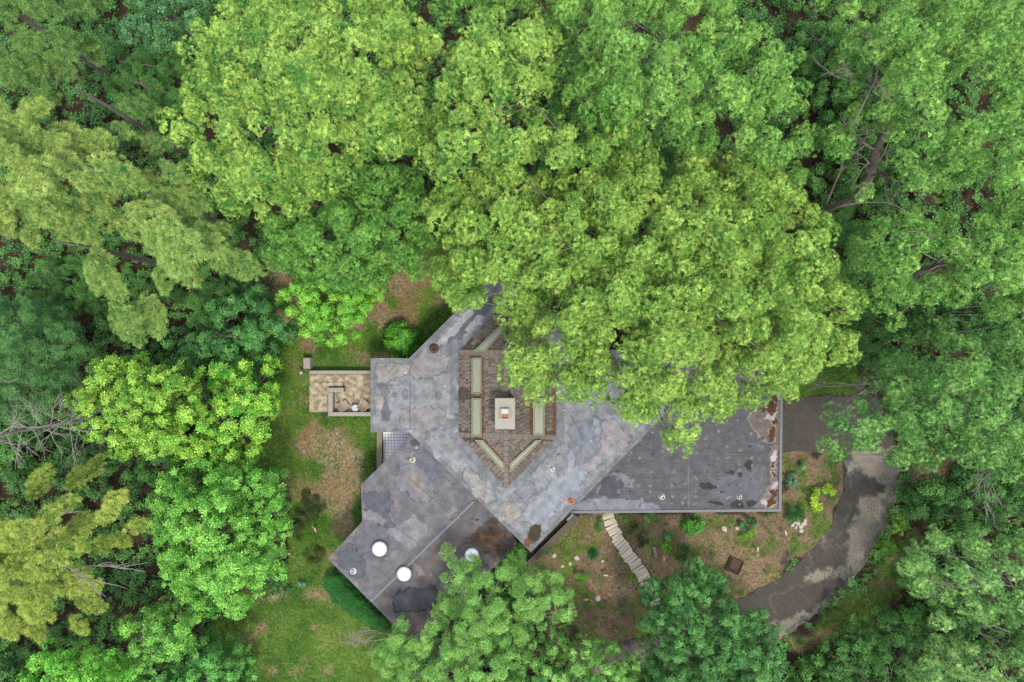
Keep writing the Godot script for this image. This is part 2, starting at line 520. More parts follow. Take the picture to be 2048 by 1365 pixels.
# a pine from its crown outline: plumes of needles that run outwards from the trunk
func pine(called: String, label: String, outline: Array, trunk: Vector2, top: float, rim: float, ca: Color, cb: Color, opt := {}) -> Node3D:
	var poly := flat(outline)
	var bb := Rect2(poly[0], Vector2.ZERO)
	for p in poly: bb = bb.expand(p)
	var mid := (top + rim) * 0.5
	var base := P(trunk.x, trunk.y, mid)
	base.y = 0
	var t := thing(called, label, "pine tree", base, opt.get("group", ""))
	var rows := PackedFloat32Array()
	var wood := Shape.new()
	var twig := Shape.new()
	wood.tube([Vector3(0, -0.1, 0), Vector3(0, top * 0.4, 0), Vector3(0.1, top * 0.8, 0), Vector3(0, top, 0)], [0.22, 0.17, 0.1, 0.03], 8)
	var step: float = opt.get("step", 50.0)
	var dmax := 1.0
	var pts := []
	var y := bb.position.y
	var row := 0
	while y < bb.end.y:
		var x := bb.position.x + (step * 0.5 if row % 2 else 0.0)
		while x < bb.end.x:
			var p := Vector2(x, y) + Vector2(rng.randf_range(-1, 1), rng.randf_range(-1, 1)) * step * 0.4
			x += step
			if not Geometry2D.is_point_in_polygon(p, poly): continue
			var bad := false
			for g in opt.get("gaps", []):
				if p.distance_to(Vector2(g[0], g[1])) < g[2]: bad = true
			if bad: continue
			var d := edge_dist(p, poly)
			if rng.randf() < 0.12: continue
			pts.append([p, d]); dmax = max(dmax, d)
		y += step * 0.86
		row += 1
	for q in pts:
		var p: Vector2 = q[0]
		var hgt: float = rim + (top - rim) * pow(clamp(q[1] / dmax * 1.2, 0.0, 1.0), 0.7) + rng.randf_range(-2.8, 0.8)
		var tip := P(p.x, p.y, hgt) - base
		var out := Vector3(tip.x, 0, tip.z)
		if out.length() < 0.5: out = rand_dir(); out.y = 0
		out = (out.normalized() + rand_dir() * 0.35)
		out.y = rng.randf_range(-0.3, 0.0)
		out = out.normalized()
		var ln: float = rng.randf_range(1.4, 2.9) * opt.get("plume", 1.0)
		var root := tip - out * ln
		plume(rows, twig, root, tip, ln * 0.27, ca, cb)
		if rng.randf() < 0.5:
			if root.length() > 9.0: continue
			var inner := Vector3(0, clamp(root.y - 0.5, 1.0, top - 0.5), 0)
			limb(wood, inner, root, 0.06, 0.02, 0.03, 4, 4)
	obj("trunk", wood.mesh(M.pine_bark), t)
	obj("twigs", twig.mesh(M.pine_bark), t).set_meta("kind", "stuff")
	copies("crown", M.needle, rows, t)
	return t
func plume(rows: PackedFloat32Array, wood: Shape, root: Vector3, tip: Vector3, wid: float, ca: Color, cb: Color):
	var ax := (tip - root)
	var ln := ax.length()
	ax /= ln
	var side := ax.cross(Vector3.UP).normalized()
	var up := side.cross(ax)
	wood.tube([root, root.lerp(tip, 0.5) + up * 0.08, tip], [0.022, 0.015, 0.006], 4)
	var hue := rng.randf()
	var n := int(ln / 0.085)
	for k in n:
		var t := float(k) / n
		var w: float = wid * (0.25 + 0.95 * sin(PI * pow(t, 0.8))) * (1.0 - 0.35 * t)
		var c := root.lerp(tip, t) + up * (0.10 * sin(t * PI))
		var m := 2 + int(w / 0.13)
		for j in m:
			var s := rng.randf_range(-1, 1)
			var p: Vector3 = c + side * s * w + up * (rng.randf_range(-0.06, 0.14) * (1.2 - abs(s)) - 0.12 * s * s) + ax * abs(s) * w * 0.5
			var dir := (ax + side * s * 0.9 + up * rng.randf_range(0.0, 0.7)).normalized()
			var b := frame_of(dir).rotated(dir, rng.randf() * TAU).scaled(Vector3.ONE * rng.randf_range(0.75, 1.15))
			put(rows, b, p, ca.lerp(cb, hue * 0.45 + rng.randf_range(-0.3, 0.85)))
# a low plant made of leafy lobes
func shrub(called: String, label: String, category: String, px: float, py: float, rx: float, ry: float, hgt: float, kind: String, ca: Color, cb: Color, ang := 0.0, group := "", size := 0.6) -> Node3D:
	var base := P(px, py, 0.0)
	var t := thing(called, label, category, base, group)
	var rows := PackedFloat32Array()
	var wood := Shape.new()
	var m := FOCAL / (CAM_H - hgt * 0.6)
	var n: int = max(3, int(rx * ry / m / m * 14.0))
	for k in n:
		var q := Vector2(sqrt(rng.randf()), 0).rotated(rng.randf() * TAU)
		var o := Vector2(q.x * rx, q.y * ry).rotated(ang)
		var h: float = hgt * (1.0 - 0.55 * q.length_squared()) * rng.randf_range(0.75, 1.05)
		var r: float = clamp(min(rx, ry) / m * 0.38, 0.12, 0.5)
		var at := P(px + o.x * 0.85, py + o.y * 0.85, max(r * 0.5, h - r * 0.5)) - base
		lobe(rows, at, r, 60.0, ca, cb, size * rng.randf_range(0.8, 1.1), -0.1)
		wood.tube([Vector3(q.x, 0, q.y) * 0.05, at * Vector3(0.6, 0.5, 0.6), at], [0.02, 0.014, 0.006], 4)
	obj("stem", wood.mesh(M.bark), t)
	copies("foliage", M[kind], rows, t)
	return t

# ==================================================================
func _ready():
	rng.seed = 20240611
	noise.seed = 7; noise.frequency = 0.01; noise.fractal_octaves = 3
	# --- camera, sky, sun, exposure
	var cam := Camera3D.new()
	cam.name = "camera"
	cam.position = Vector3(0, CAM_H, 0)
	cam.rotation_degrees = Vector3(-90, 0, 0)
	cam.fov = rad_to_deg(2.0 * atan(682.5 / FOCAL))
	cam.near = 0.5; cam.far = 600.0
	add_child(cam)
	cam.current = true
	var env := Environment.new()
	env.background_mode = Environment.BG_SKY
	var sky := Sky.new()
	var sm := ProceduralSkyMaterial.new()
	sm.sky_top_color = Color(0.90, 0.93, 0.98)
	sm.sky_horizon_color = Color(0.56, 0.59, 0.62)
	sm.sky_curve = 0.3
	sm.ground_bottom_color = Color(0.12, 0.14, 0.08)
	sm.ground_horizon_color = Color(0.3, 0.33, 0.28)
	sm.sun_angle_max = 30.0
	sky.sky_material = sm
	env.sky = sky
	env.tonemap_mode = Environment.TONE_MAPPER_LINEAR
	env.tonemap_exposure = 5.2
	env.sdfgi_enabled = true; env.ssao_enabled = true; env.ssil_enabled = true
	var we := WorldEnvironment.new()
	we.name = "world_environment"
	we.environment = env
	add_child(we)
	var sun := DirectionalLight3D.new()
	sun.name = "sun"
	sun.light_energy = 0.5
	sun.light_color = Color(1.0, 0.97, 0.92)
	sun.light_angular_distance = 10.0
	sun.shadow_enabled = true
	sun.rotation_degrees = Vector3(-66, 35, 0)
	add_child(sun)
	make_materials()
	build_ground()
	build_driveway()
	build_house()
	build_patio()
	build_garden()
	build_trees()
	build_undergrowth()

func make_materials():
	var leafy := func(rough: float, back: float) -> StandardMaterial3D:
		var m := mat(Color(1, 1, 1), rough, 0.3)
		m.vertex_color_use_as_albedo = true
		m.backlight_enabled = true
		m.backlight = Color(back, back, back * 0.6)
		m.cull_mode = BaseMaterial3D.CULL_DISABLED
		return m
	var lm: StandardMaterial3D = leafy.call(0.5, 0.3)
	for k in ["oak", "maple", "small", "needle", "grass", "litter", "hosta", "blade"]:
		M[k] = spray(k, leafy.call(0.9, 0.1) if k == "litter" else (leafy.call(0.7, 0.4) if k == "needle" else lm))
	M.bark = mottled(A(120, 108, 95, 4.4), A(165, 152, 138, 4.4), 0.02, 0.8, 0.95, 3)
	M.pine_bark = mottled(A(125, 114, 102, 4.4), A(175, 164, 150, 4.4), 0.03, 0.8, 0.95, 4)
	M.dead_wood = mottled(A(150, 140, 130), A(205, 196, 186), 0.02, 1.2, 0.95, 5)
	M.concrete = mottled(A(176, 168, 150, 5.2), A(222, 216, 202, 5.2), 0.035, 0.8, 0.95, 6)
	M.fascia = mottled(A(112, 114, 120), A(140, 142, 148), 0.02, 0.6, 0.7, 8)
	M.wall = mottled(A(70, 58, 48), A(105, 92, 78), 0.02, 0.5, 0.95, 9)
	M.shingle = mottled(A(170, 166, 160), A(214, 208, 202), 0.04, 0.7, 0.92, 10)
	M.white = mat(A(228, 230, 228), 0.45)
	M.tin = mat(A(170, 168, 164), 0.45, 0.5, 0.3)
	M.rust = mottled(A(150, 84, 46, 3.4), A(206, 138, 84, 3.4), 0.05, 2.0, 0.9, 11)
	M.dark_wood = mottled(A(75, 50, 38), A(120, 82, 60), 0.03, 1.5, 0.95, 12)
	M.plank = mottled(A(170, 156, 138, 2.9), A(228, 218, 200, 2.9), 0.03, 1.4, 0.95, 13)
	M.rock = mottled(A(158, 144, 128, 3.2), A(216, 204, 188, 3.2), 0.04, 1.6, 0.95, 14)
	M.pink = mat(A(238, 178, 176), 0.5)
	M.pale_pink = mat(A(240, 214, 196), 0.5)
	M.canvas = mat(A(205, 180, 158), 0.95)
	M.tile = mottled(A(205, 202, 202, 2.0), A(228, 226, 226, 2.0), 0.03, 1.1, 0.5, 15)

# ------------------------------------------------------------------ ground
const G_ORG := Vector2(-120, -120)
const G_SC := 0.6
func gpix(p: Vector2) -> Vector2i:
	return Vector2i(((p - G_ORG) * G_SC * 0.5).round())
func build_ground():
	var W := int((2048 + 240) * G_SC); var Hh := int((1365 + 240) * G_SC)
	control = Image.create(W / 2, Hh / 2, false, Image.FORMAT_RGB8)
	var cs := G_SC * 0.5
	# lawns
	scan(control, wobble(flat([520, 560, 600, 520, 700, 560, 850, 470, 970, 540, 1000, 600, 770, 740, 770, 890, 760, 950, 740, 1050, 670, 1125, 800, 1260, 840, 1500, 400, 1500, 430, 1230, 560, 1150, 590, 1000, 500, 930, 500, 860, 545, 740]), 10, 20), Color(1, 0, 0), G_ORG, cs)
	scan(control, wobble(flat([1570, 740, 1720, 700, 1720, 790, 1660, 790, 1570, 800]), 6, 20), Color(1, 0, 0), G_ORG, cs)
	# garden in front
	scan(control, wobble(flat([1050, 1110, 1140, 1020, 1570, 1015, 1565, 900, 1690, 900, 1690, 990, 1640, 1090, 1560, 1150, 1440, 1210, 1300, 1290, 1200, 1330, 1100, 1310]), 8, 20), Color(0.4, 0, 1), G_ORG, cs)
	scan(control, wobble(flat([1800, 900, 1900, 900, 1900, 1000, 1780, 1080, 1740, 1150, 1640, 1240, 1570, 1290, 1640, 1320, 1760, 1250, 1840, 1130, 1860, 1000]), 8, 20), Color(0.55, 0, 0.6), G_ORG, cs)
	var dry := [[660, 890, 50, 40, 1], [690, 945, 45, 60, 1], [640, 1000, 50, 30, .9], [690, 1020, 30, 50, .95], [610, 860, 12, 10, .8], [600, 880, 10, 14, .8], [620, 800, 14, 12, .75], [640, 830, 10, 20, .7], [580, 970, 40, 30, .6], [560, 1000, 25, 40, .7], [640, 1100, 30, 14, .7], [670, 1165, 20, 30, .8], [640, 1185, 40, 14, .8], [540, 1195, 40, 14, .9], [490, 1240, 12, 22, .9], [500, 1272, 14, 14, .9], [530, 1240, 8, 8, .8], [527, 1258, 9, 8, .85], [546, 1290, 8, 8, .7], [595, 1316, 22, 4, .75], [630, 1258, 5, 6, .8], [588, 1338, 14, 14, .8], [545, 1345, 12, 10, .85], [655, 1345, 20, 8, .7], [680, 1275, 14, 16, .6], [725, 1280, 12, 10, .7], [620, 1222, 8, 8, .7], [800, 570, 24, 40, 1], [765, 630, 24, 30, 1], [845, 545, 14, 30, 1], [820, 620, 20, 40, .8], [880, 600, 18, 22, .7], [705, 645, 40, 14, .9], [620, 690, 24, 20, .9], [725, 715, 28, 16, .8], [780, 720, 30, 20, .8], [600, 745, 16, 16, .5], [590, 600, 40, 60, .9], [560, 560, 40, 30, 1], [1240, 1180, 40, 30, .6], [1180, 1060, 60, 30, .4], [1330, 1130, 40, 30, .8], [1480, 1120, 60, 30, .7], [1440, 1090, 40, 20, .6], [1520, 1160, 40, 24, .6], [1400, 1080, 40, 16, .6], [1300, 1060, 30, 16, .5], [1860, 940, 50, 40, .7], [1230, 1250, 50, 30, .5], [1590, 1290, 40, 10, .6], [1480, 1060, 30, 14, .5]]
	for d in dry:
		var c := control.get_pixelv(gpix(Vector2(d[0], d[1])))
		scan(control, wobble(ellipse(d[0], d[1], d[2], d[3], rng.randf() * 0.6), 6, 8), Color(c.r, d[4], c.b), G_ORG, cs)
	control.resize(W / 13, Hh / 13, Image.INTERPOLATE_BILINEAR)
	control.resize(W, Hh, Image.INTERPOLATE_CUBIC)
	var ctl := control.get_data()
	var f := FastNoiseLite.new()
	f.seed = 31; f.frequency = 0.035; f.fractal_octaves = 5; f.fractal_gain = 0.65
	var n1 := f.get_image(W, Hh, false, false, false).get_data()
	f.seed = 77; f.frequency = 0.012; f.fractal_octaves = 4
	var n2 := f.get_image(W, Hh, false, false, false).get_data()
	var soil := AD(58, 52, 40); var soil2 := AD(92, 76, 56)
	var green := AD(66, 108, 40); var green2 := AD(120, 146, 66)
	var tan := AD(170, 146, 120); var tan2 := AD(152, 122, 96)
	var mulch := AD(158, 130, 108); var mulch2 := AD(122, 98, 80)
	var out := PackedByteArray()
	out.resize(W * Hh * 3)
	var st := 12345
	for k in W * Hh:
		st = (st * 1103515245 + 12345) & 0x7fffffff
		var r := (st >> 12 & 255) / 255.0
		var a := n1[k] / 255.0
		var b := n2[k] / 255.0
		var j := k * 3
		var lw: float = clamp((ctl[j] / 255.0 - 0.5 + (a - 0.5) * 1.2 + (b - 0.5) * 0.7 + (r - 0.5) * 0.5) * 2.6 + 0.5, 0, 1)
		var dr: float = clamp((ctl[j + 1] / 255.0 - 0.5 + (a - 0.5) * 1.4 + (b - 0.5) * 0.5 + (r - 0.5) * 0.5) * 1.4 + 0.3, 0, 1)
		var mu: float = clamp((ctl[j + 2] / 255.0 - 0.5 + (b - 0.5) * 0.5) * 4.0 + 0.5, 0, 1)
		var c := soil.lerp(soil2, a).lerp(mulch.lerp(mulch2, a), mu).lerp(green.lerp(green2, clamp(b * 1.6 - 0.3, 0, 1)), lw)
		c = c.lerp(tan.lerp(tan2, clamp(b * 2.4 - 0.7, 0, 1)), dr * 0.9)
		var q := 0.7 + 0.6 * r
		out[j] = clampi(int(c.r * q * 255), 0, 255)
		out[j + 1] = clampi(int(c.g * q * 255), 0, 255)
		out[j + 2] = clampi(int(c.b * q * 255), 0, 255)
	var img := Image.create_from_data(W, Hh, false, Image.FORMAT_RGB8, out)
	M.ground = painted(img, 0.95, 0.2)
	M.forest_floor = mottled(soil, soil2, 0.03, 0.25, 0.95, 21)
	var lo := P2(G_ORG.x, G_ORG.y); var hi := P2(G_ORG.x + W / G_SC, G_ORG.y + Hh / G_SC)
	var s := Shape.new()
	s.uv_o = lo; s.uv_s = Vector2.ONE / (hi - lo)
	s.quad(Vector3(lo.x, 0, lo.y), Vector3(hi.x, 0, lo.y), Vector3(hi.x, 0, hi.y), Vector3(lo.x, 0, hi.y), Vector3.UP)
	var g := setting("ground", s.mesh(M.ground), "patchy lawn, mulch and leaf-strewn soil round the house", "ground")
	var o := Shape.new()
	var e := 260.0
	for q in [[-e, -e, e, lo.y], [-e, hi.y, e, e], [-e, lo.y, lo.x, hi.y], [hi.x, lo.y, e, hi.y]]:
		o.quad(Vector3(q[0], 0, q[1]), Vector3(q[2], 0, q[1]), Vector3(q[2], 0, q[3]), Vector3(q[0], 0, q[3]), Vector3.UP)
	obj("forest_floor", o.mesh(M.forest_floor), g)
	# grass and weeds
	var rows := PackedFloat32Array()
	var weeds := PackedFloat32Array()
	for k in 150000:
		var p := Vector2(rng.randf_range(400, 1900), rng.randf_range(460, 1400))
		var ip := Vector2i((p - G_ORG) * G_SC)
		var c := control.get_pixelv(ip)
		if c.r < 0.3 or on_building(p) or on_drive(p): continue
		var a := n1[ip.y * W + ip.x] / 255.0
		var b := n2[ip.y * W + ip.x] / 255.0
		if c.r - 0.5 + (a - 0.5) * 1.2 + (b - 0.5) * 0.7 < 0.0: continue
		if rng.randf() < c.g * 0.95 + 0.05: continue
		var t: float = clamp(b * 1.5 - 0.25 + rng.randf_range(-0.3, 0.3), 0, 1)
		var cc := L(72, 132, 38, 2.1).lerp(L(146, 176, 74, 2.1), t)
		if rng.randf() < c.g: cc = L(176, 160, 104, 2.4)
		var vary := rng.randf_range(0.6, 1.4)
		put(rows, Basis(Vector3.UP, rng.randf() * TAU).scaled(Vector3.ONE * rng.randf_range(0.7, 1.5)), P(p.x, p.y, 0.0), Color(cc.r * vary, cc.g * vary, cc.b * vary))
	tag(copies("lawn_grass", M.grass, rows, self), "short patchy green grass on the lawn and garden", "grass", "", "stuff")
var drive_poly: PackedVector2Array
var house_polys: Array = [flat(UPPER), flat(GARAGE), flat(WING), flat([604, 714, 745, 714, 745, 836, 652, 836, 652, 778, 604, 778]), flat([750, 850, 860, 850, 750, 950])]
func on_drive(p: Vector2) -> bool:
	return drive_poly.size() > 0 and Geometry2D.is_point_in_polygon(p, drive_poly)
func on_building(p: Vector2) -> bool:
	for q in house_polys:
		if Geometry2D.is_point_in_polygon(p, q): return true
	return false

const DRIVE := [1560, 786, 1600, 795, 1680, 792, 1730, 790, 1770, 800, 1790, 860, 1802, 930, 1798, 985, 1775, 1055, 1735, 1125, 1690, 1180, 1640, 1225, 1565, 1280, 1480, 1310, 1380, 1330, 1270, 1345, 1150, 1350, 1150, 1300, 1240, 1285, 1330, 1262, 1420, 1225, 1500, 1190, 1570, 1150, 1630, 1095, 1668, 1040, 1688, 980, 1690, 910, 1600, 903, 1560, 905]
const UPPER := [741, 717, 818, 717, 975, 560, 1050, 570, 1180, 700, 1330, 700, 1330, 830, 1062, 1105, 818, 865, 741, 865]
const GARAGE := [1110, 1027, 1562, 1023, 1566, 700, 1250, 700]
const WING := [828, 866, 722, 970, 724, 1044, 655, 1118, 830, 1293, 1035, 1088, 960, 960]
const HEXA := [918, 705, 1012, 604, 1112, 705, 1112, 875, 1012, 977, 918, 869]
const Y_UP := 4.0
const Y_GAR := 3.4
const Y_WING := 3.3
func build_driveway():
	var poly := wobble(flat(DRIVE), 3.0, 10.0)
	drive_poly = poly
	var org := Vector2(1140, 680); var sc := 1.3
	var img := Image.create(int(670 * sc), int(680 * sc), false, Image.FORMAT_RGB8)
	img.fill(AR(70, 66, 59))
	var dry := AR(122, 117, 104)
	for q in [[1700, 905, 1800, 895, 1806, 985, 1778, 1060, 1735, 1130, 1700, 1165, 1660, 1190, 1630, 1180, 1690, 1120, 1700, 1060, 1722, 1010, 1730, 950], [1640, 1130, 1700, 1135, 1690, 1180, 1640, 1165, 1610, 1160], [1540, 1250, 1600, 1225, 1660, 1200, 1650, 1225, 1570, 1285, 1530, 1300], [1640, 1060, 1665, 1055, 1660, 1075, 1640, 1090], [1150, 1300, 1320, 1280, 1320, 1340, 1150, 1350], [1690, 925, 1715, 930, 1700, 945]]:
		stain(img, org, sc, q, dry, AR(98, 93, 83), 6.0, 4.0)
	for q in [[1700, 955, 1745, 960, 1770, 978, 1740, 990, 1700, 985], [1650, 1010, 1700, 1005, 1690, 1060, 1655, 1085], [1625, 1090, 1690, 1095, 1695, 1130, 1620, 1140], [1540, 1190, 1680, 1155, 1690, 1175, 1620, 1215, 1560, 1240]]:
		stain(img, org, sc, q, AR(70, 66, 59), AR(86, 81, 73), 6.0, 3.0)
	for k in 26:
		var a := Vector2(rng.randf_range(1580, 1780), rng.randf_range(930, 1240))
		var b := a + Vector2(rng.randf_range(-40, 40), rng.randf_range(-30, 40))
		line(img, org, sc, a.x, a.y, b.x, b.y, 0.9, AR(58, 52, 48))
	soften(img, 6.0)
	for k in 60:
		var a := Vector2(rng.randf_range(1560, 1790), rng.randf_range(930, 1260))
		var b := a + Vector2(rng.randf_range(-20, 20), rng.randf_range(-14, 24))
		line(img, org, sc, a.x, a.y, b.x, b.y, 0.8, AR(66, 60, 54))
	grain(img, 0.3, 0.14, 5)
	var s := Shape.new()
	var lo := P2(org.x, org.y); var hi := P2(org.x + 670, org.y + 680)
	s.uv_o = lo; s.uv_s = Vector2.ONE / (hi - lo)
	var w := PackedVector2Array()
	for p in poly: w.append(P2(p.x, p.y))
	s.prism(w, -0.05, 0.03)
	setting("driveway", s.mesh(painted(img, 0.9, 0.3)), "curved asphalt driveway with dark damp patches beside the garage", "driveway")
	

# ------------------------------------------------------------------ house
func roof_slab(called: String, house: Node3D, pts: Array, y: float, img: Image, org: Vector2, size: Vector2, edge := true) -> MeshInstance3D:
	var poly := plan(pts, y)
	var s := Shape.new()
	var lo := P2(org.x, org.y, y); var hi := P2(org.x + size.x, org.y + size.y, y)
	s.uv_o = lo; s.uv_s = Vector2.ONE / (hi - lo)
	s.prism(poly, y - 0.3, y, true)
	var o := obj(called, s.mesh(painted(img, 0.75, 0.2)), house)
	if edge:
		var ring := Shape.new()
		var inn := Geometry2D.offset_polygon(poly, -0.16)
		if inn.size() == 1 and inn[0].size() == poly.size():
			var q: PackedVector2Array = inn[0]
			var k0 := 0; var best := 1e9
			for k in q.size():
				if q[k].distance_to(poly[0]) < best: best = q[k].distance_to(poly[0]); k0 = k
			var fwd := 1
			if q[(k0 + 1) % q.size()].distance_to(poly[1]) > q[(k0 - 1 + q.size()) % q.size()].distance_to(poly[1]): fwd = -1
			for k in poly.size():
				var a := poly[k]; var b := poly[(k + 1) % poly.size()]
				var c := q[(k0 + fwd * k + q.size() * 4) % q.size()]; var d := q[(k0 + fwd * (k + 1) + q.size() * 4) % q.size()]
				var nn := (b - a).orthogonal().normalized()
				if nn.dot(a - c) < 0: nn = -nn
				var out := Vector3(nn.x, 0, nn.y)
				var up := Vector3(0, 0.07, 0)
				var a3 := Vector3(a.x, y, a.y) + out * 0.015; var b3 := Vector3(b.x, y, b.y) + out * 0.015
				var c3 := Vector3(c.x, y + 0.002, c.y); var d3 := Vector3(d.x, y + 0.002, d.y)
				ring.quad(a3 + up, b3 + up, d3 + up * 0.8, c3 + up * 0.8, Vector3.UP)
				ring.quad(a3 - up * 3.0, b3 - up * 3.0, b3 + up, a3 + up, out)
				ring.quad(c3, d3, d3 + up * 0.8, c3 + up * 0.8, -out)
			obj("roof_edge", ring.mesh(M.fascia), o)
	var walls := Shape.new()
	var ins := Geometry2D.offset_polygon(poly, -0.55)
	if ins.size() > 0:
		walls.prism(ins[0], -0.1, y - 0.31)
		obj("wall", walls.mesh(M.wall), house)
	return o
func vent(parent: Node, px, py, y, r, h, material, cap := true):
	var s := Shape.new()
	var at := P(px, py, y)
	s.lathe(at, [Vector2(r * 1.8, 0.0), Vector2(r * 1.5, 0.03), Vector2(r, 0.05), Vector2(r, h), Vector2(r * 0.72, h), Vector2(r * 0.72, h * 0.4), Vector2(0, h * 0.4)], 14)
	var o := obj("vent_pipe", s.mesh(material), parent)
	if cap:
		var c := Shape.new()
		c.lathe(at + Vector3(0, h + 0.03, 0), [Vector2(0.0, 0.0), Vector2(r * 1.35, 0.0), Vector2(r * 1.35, 0.03), Vector2(r * 0.7, 0.08), Vector2(0, 0.1)], 14)
		if parent.get_parent() == self: obj("vent_cap", c.mesh(material), o)
	return o
func build_house():
	var house := thing("house", "low flat-roofed house with grey membrane roofs round a shingled hip roof", "house")
	# --- upper roof
	var org := Vector2(730, 540); var sc := 1.7
	var img := Image.create(int(620 * sc), int(580 * sc), false, Image.FORMAT_RGB8)
	var base := AU(124, 125, 127)
	img.fill(base)
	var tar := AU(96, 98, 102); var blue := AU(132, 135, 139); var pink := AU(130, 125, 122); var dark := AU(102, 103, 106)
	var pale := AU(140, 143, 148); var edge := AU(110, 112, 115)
	# darker borders along the edges
	for q in [[741, 717, 1000, 717, 1000, 724, 752, 724, 752, 857, 818, 857, 818, 865, 741, 865], [818, 865, 830, 865, 1062, 1092, 1062, 1105], [1062, 1105, 1062, 1092, 1330, 815, 1330, 832], [818, 717, 975, 560, 990, 560, 830, 724], [900, 705, 918, 705, 918, 870, 905, 880, 900, 870], [905, 880, 918, 869, 1012, 977, 1005, 995], [1012, 977, 1112, 875, 1128, 885, 1020, 995], [1112, 700, 1128, 700, 1128, 885, 1112, 880], [1000, 612, 1012, 604, 918, 705, 905, 700]]:
		scan(img, wobble(flat(q), 1.2, 5.0), edge, org, sc)
	# blistered and patched membrane; blue-grey patches are sky reflection painted as colour
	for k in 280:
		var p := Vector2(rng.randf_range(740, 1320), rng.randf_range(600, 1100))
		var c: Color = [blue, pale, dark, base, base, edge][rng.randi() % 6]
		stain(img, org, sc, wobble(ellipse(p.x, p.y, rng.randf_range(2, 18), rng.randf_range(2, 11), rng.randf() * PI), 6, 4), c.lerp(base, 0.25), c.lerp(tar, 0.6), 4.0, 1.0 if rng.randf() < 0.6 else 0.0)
	stain(img, org, sc, [752, 728, 825, 728, 818, 748, 790, 757, 772, 765, 756, 768, 753, 750], pink, tar, 2.0, 2.0)
	stain(img, org, sc, [825, 728, 850, 700, 868, 712, 900, 712, 893, 740, 860, 756, 832, 757, 820, 745], AU(128, 124, 124), tar, 3.0, 2.0)
	stain(img, org, sc, [800, 820, 830, 818, 860, 815, 895, 820, 892, 850, 850, 865, 825, 858, 798, 850], AU(126, 122, 122), tar, 4.0, 1.6)
	stain(img, org, sc, [758, 770, 772, 768, 778, 785, 770, 798, 760, 782], dark, tar, 2.0, 1.0)
	stain(img, org, sc, [772, 800, 780, 822, 778, 842, 766, 842, 762, 822], AU(92, 96, 104), tar, 2.0, 1.0)
	stain(img, org, sc, ellipse(788, 790, 6, 5), AU(100, 104, 112), tar, 1.0, 0.8)
	stain(img, org, sc, ellipse(810, 788, 6, 10), AU(100, 104, 112), tar, 1.5, 0.8)
	stain(img, org, sc, ellipse(877, 792, 7, 7), AU(104, 108, 116), tar, 1.5, 0.8)
	stain(img, org, sc, [750, 790, 768, 793, 765, 820, 752, 818], AU(140, 134, 128), tar, 2.0, 0.0)
	stain(img, org, sc, [930, 635, 960, 612, 985, 590, 1000, 600, 960, 640, 900, 700, 885, 700], AU(92, 94, 98), tar, 3.0, 0.0)
	stain(img, org, sc, [870, 690, 930, 625, 945, 615, 950, 625, 910, 668, 880, 695], AU(146, 147, 152), tar, 2.0, 0.0)
	stain(img, org, sc, [930, 660, 955, 630, 968, 632, 945, 658, 935, 665], AU(146, 148, 152), tar, 2.0, 0.0)
	stain(img, org, sc, [885, 690, 915, 680, 918, 700, 900, 710, 880, 705], AU(108, 111, 118), tar, 3.0, 1.0)
	stain(img, org, sc, [1130, 1040, 1060, 1090], tar, tar, 0.0, 0.0)
	stain(img, org, sc, [1150, 850, 1225, 830, 1255, 870, 1250, 885, 1170, 950, 1150, 1000, 1080, 1055, 1040, 1030, 1080, 985, 1130, 940], AU(129, 132, 137), tar, 6.0, 1.2)
	stain(img, org, sc, [1205, 842, 1228, 838, 1262, 880, 1245, 895, 1180, 945, 1160, 935, 1200, 890], AU(134, 130, 131), tar, 3.0, 1.0)
	stain(img, org, sc, [930, 935, 950, 945, 975, 975, 995, 1000, 975, 1010, 945, 985, 925, 955], AU(132, 129, 127), tar, 3.0, 1.4)
	stain(img, org, sc, [1140, 850, 1185, 840, 1190, 875, 1160, 905, 1140, 895], AU(112, 115, 121), tar, 3.0, 1.4)
	stain(img, org, sc, [1150, 900, 1185, 880, 1205, 890, 1175, 925, 1150, 930], AU(116, 119, 126), tar, 3.0, 1.4)
	stain(img, org, sc, [1030, 985, 1060, 965, 1075, 985, 1050, 1005], AU(116, 118, 122), tar, 4.0, 1.4)
	stain(img, org, sc, [1000, 1010, 1030, 1005, 1045, 1030, 1020, 1050, 1000, 1035], AU(134, 130, 124), tar, 5.0, 1.0)
	stain(img, org, sc, [1068, 1048, 1080, 1050, 1082, 1068, 1070, 1085, 1052, 1092, 1055, 1075], AU(62, 54, 42), AU(96, 92, 88), 4.0, 1.5)
	stain(img, org, sc, [1050, 1078, 1066, 1080, 1060, 1095, 1048, 1088], AU(112, 72, 40), AU(96, 92, 88), 3.0, 0.0)
	soften(img, 2.4)
	for q in [[1205, 765, 1185, 790], [1100, 905, 1060, 950], [760, 770, 800, 771], [820, 760, 820, 860], [1140, 830, 1165, 870]]:
		line(img, org, sc, q[0], q[1], q[2], q[3], 2.0, tar)
	for k in 45:
		var c0 := Vector2(rng.randf_range(740, 1320), rng.randf_range(600, 1100))
		var dir := Vector2.RIGHT.rotated(rng.randf() * TAU)
		for j in rng.randi_range(2, 5):
			var c1 := c0 + dir * rng.randf_range(5, 14)
			line(img, org, sc, c0.x, c0.y, c1.x, c1.y, rng.randf_range(0.8, 1.6), tar.lerp(base, rng.randf() * 0.6))
			c0 = c1
			dir = dir.rotated(rng.randf_range(-0.9, 0.9))
	for k in 60:
		var p := Vector2(rng.randf_range(740, 1320), rng.randf_range(600, 1100))
		scan(img, wobble(ellipse(p.x, p.y, rng.randf_range(0.8, 1.8), rng.randf_range(0.6, 1.4), 0, 8), 1, 2), AU(195, 195, 195), org, sc)
	soften(img, 1.3)
	grain(img, 0.14, 0.26, 11)
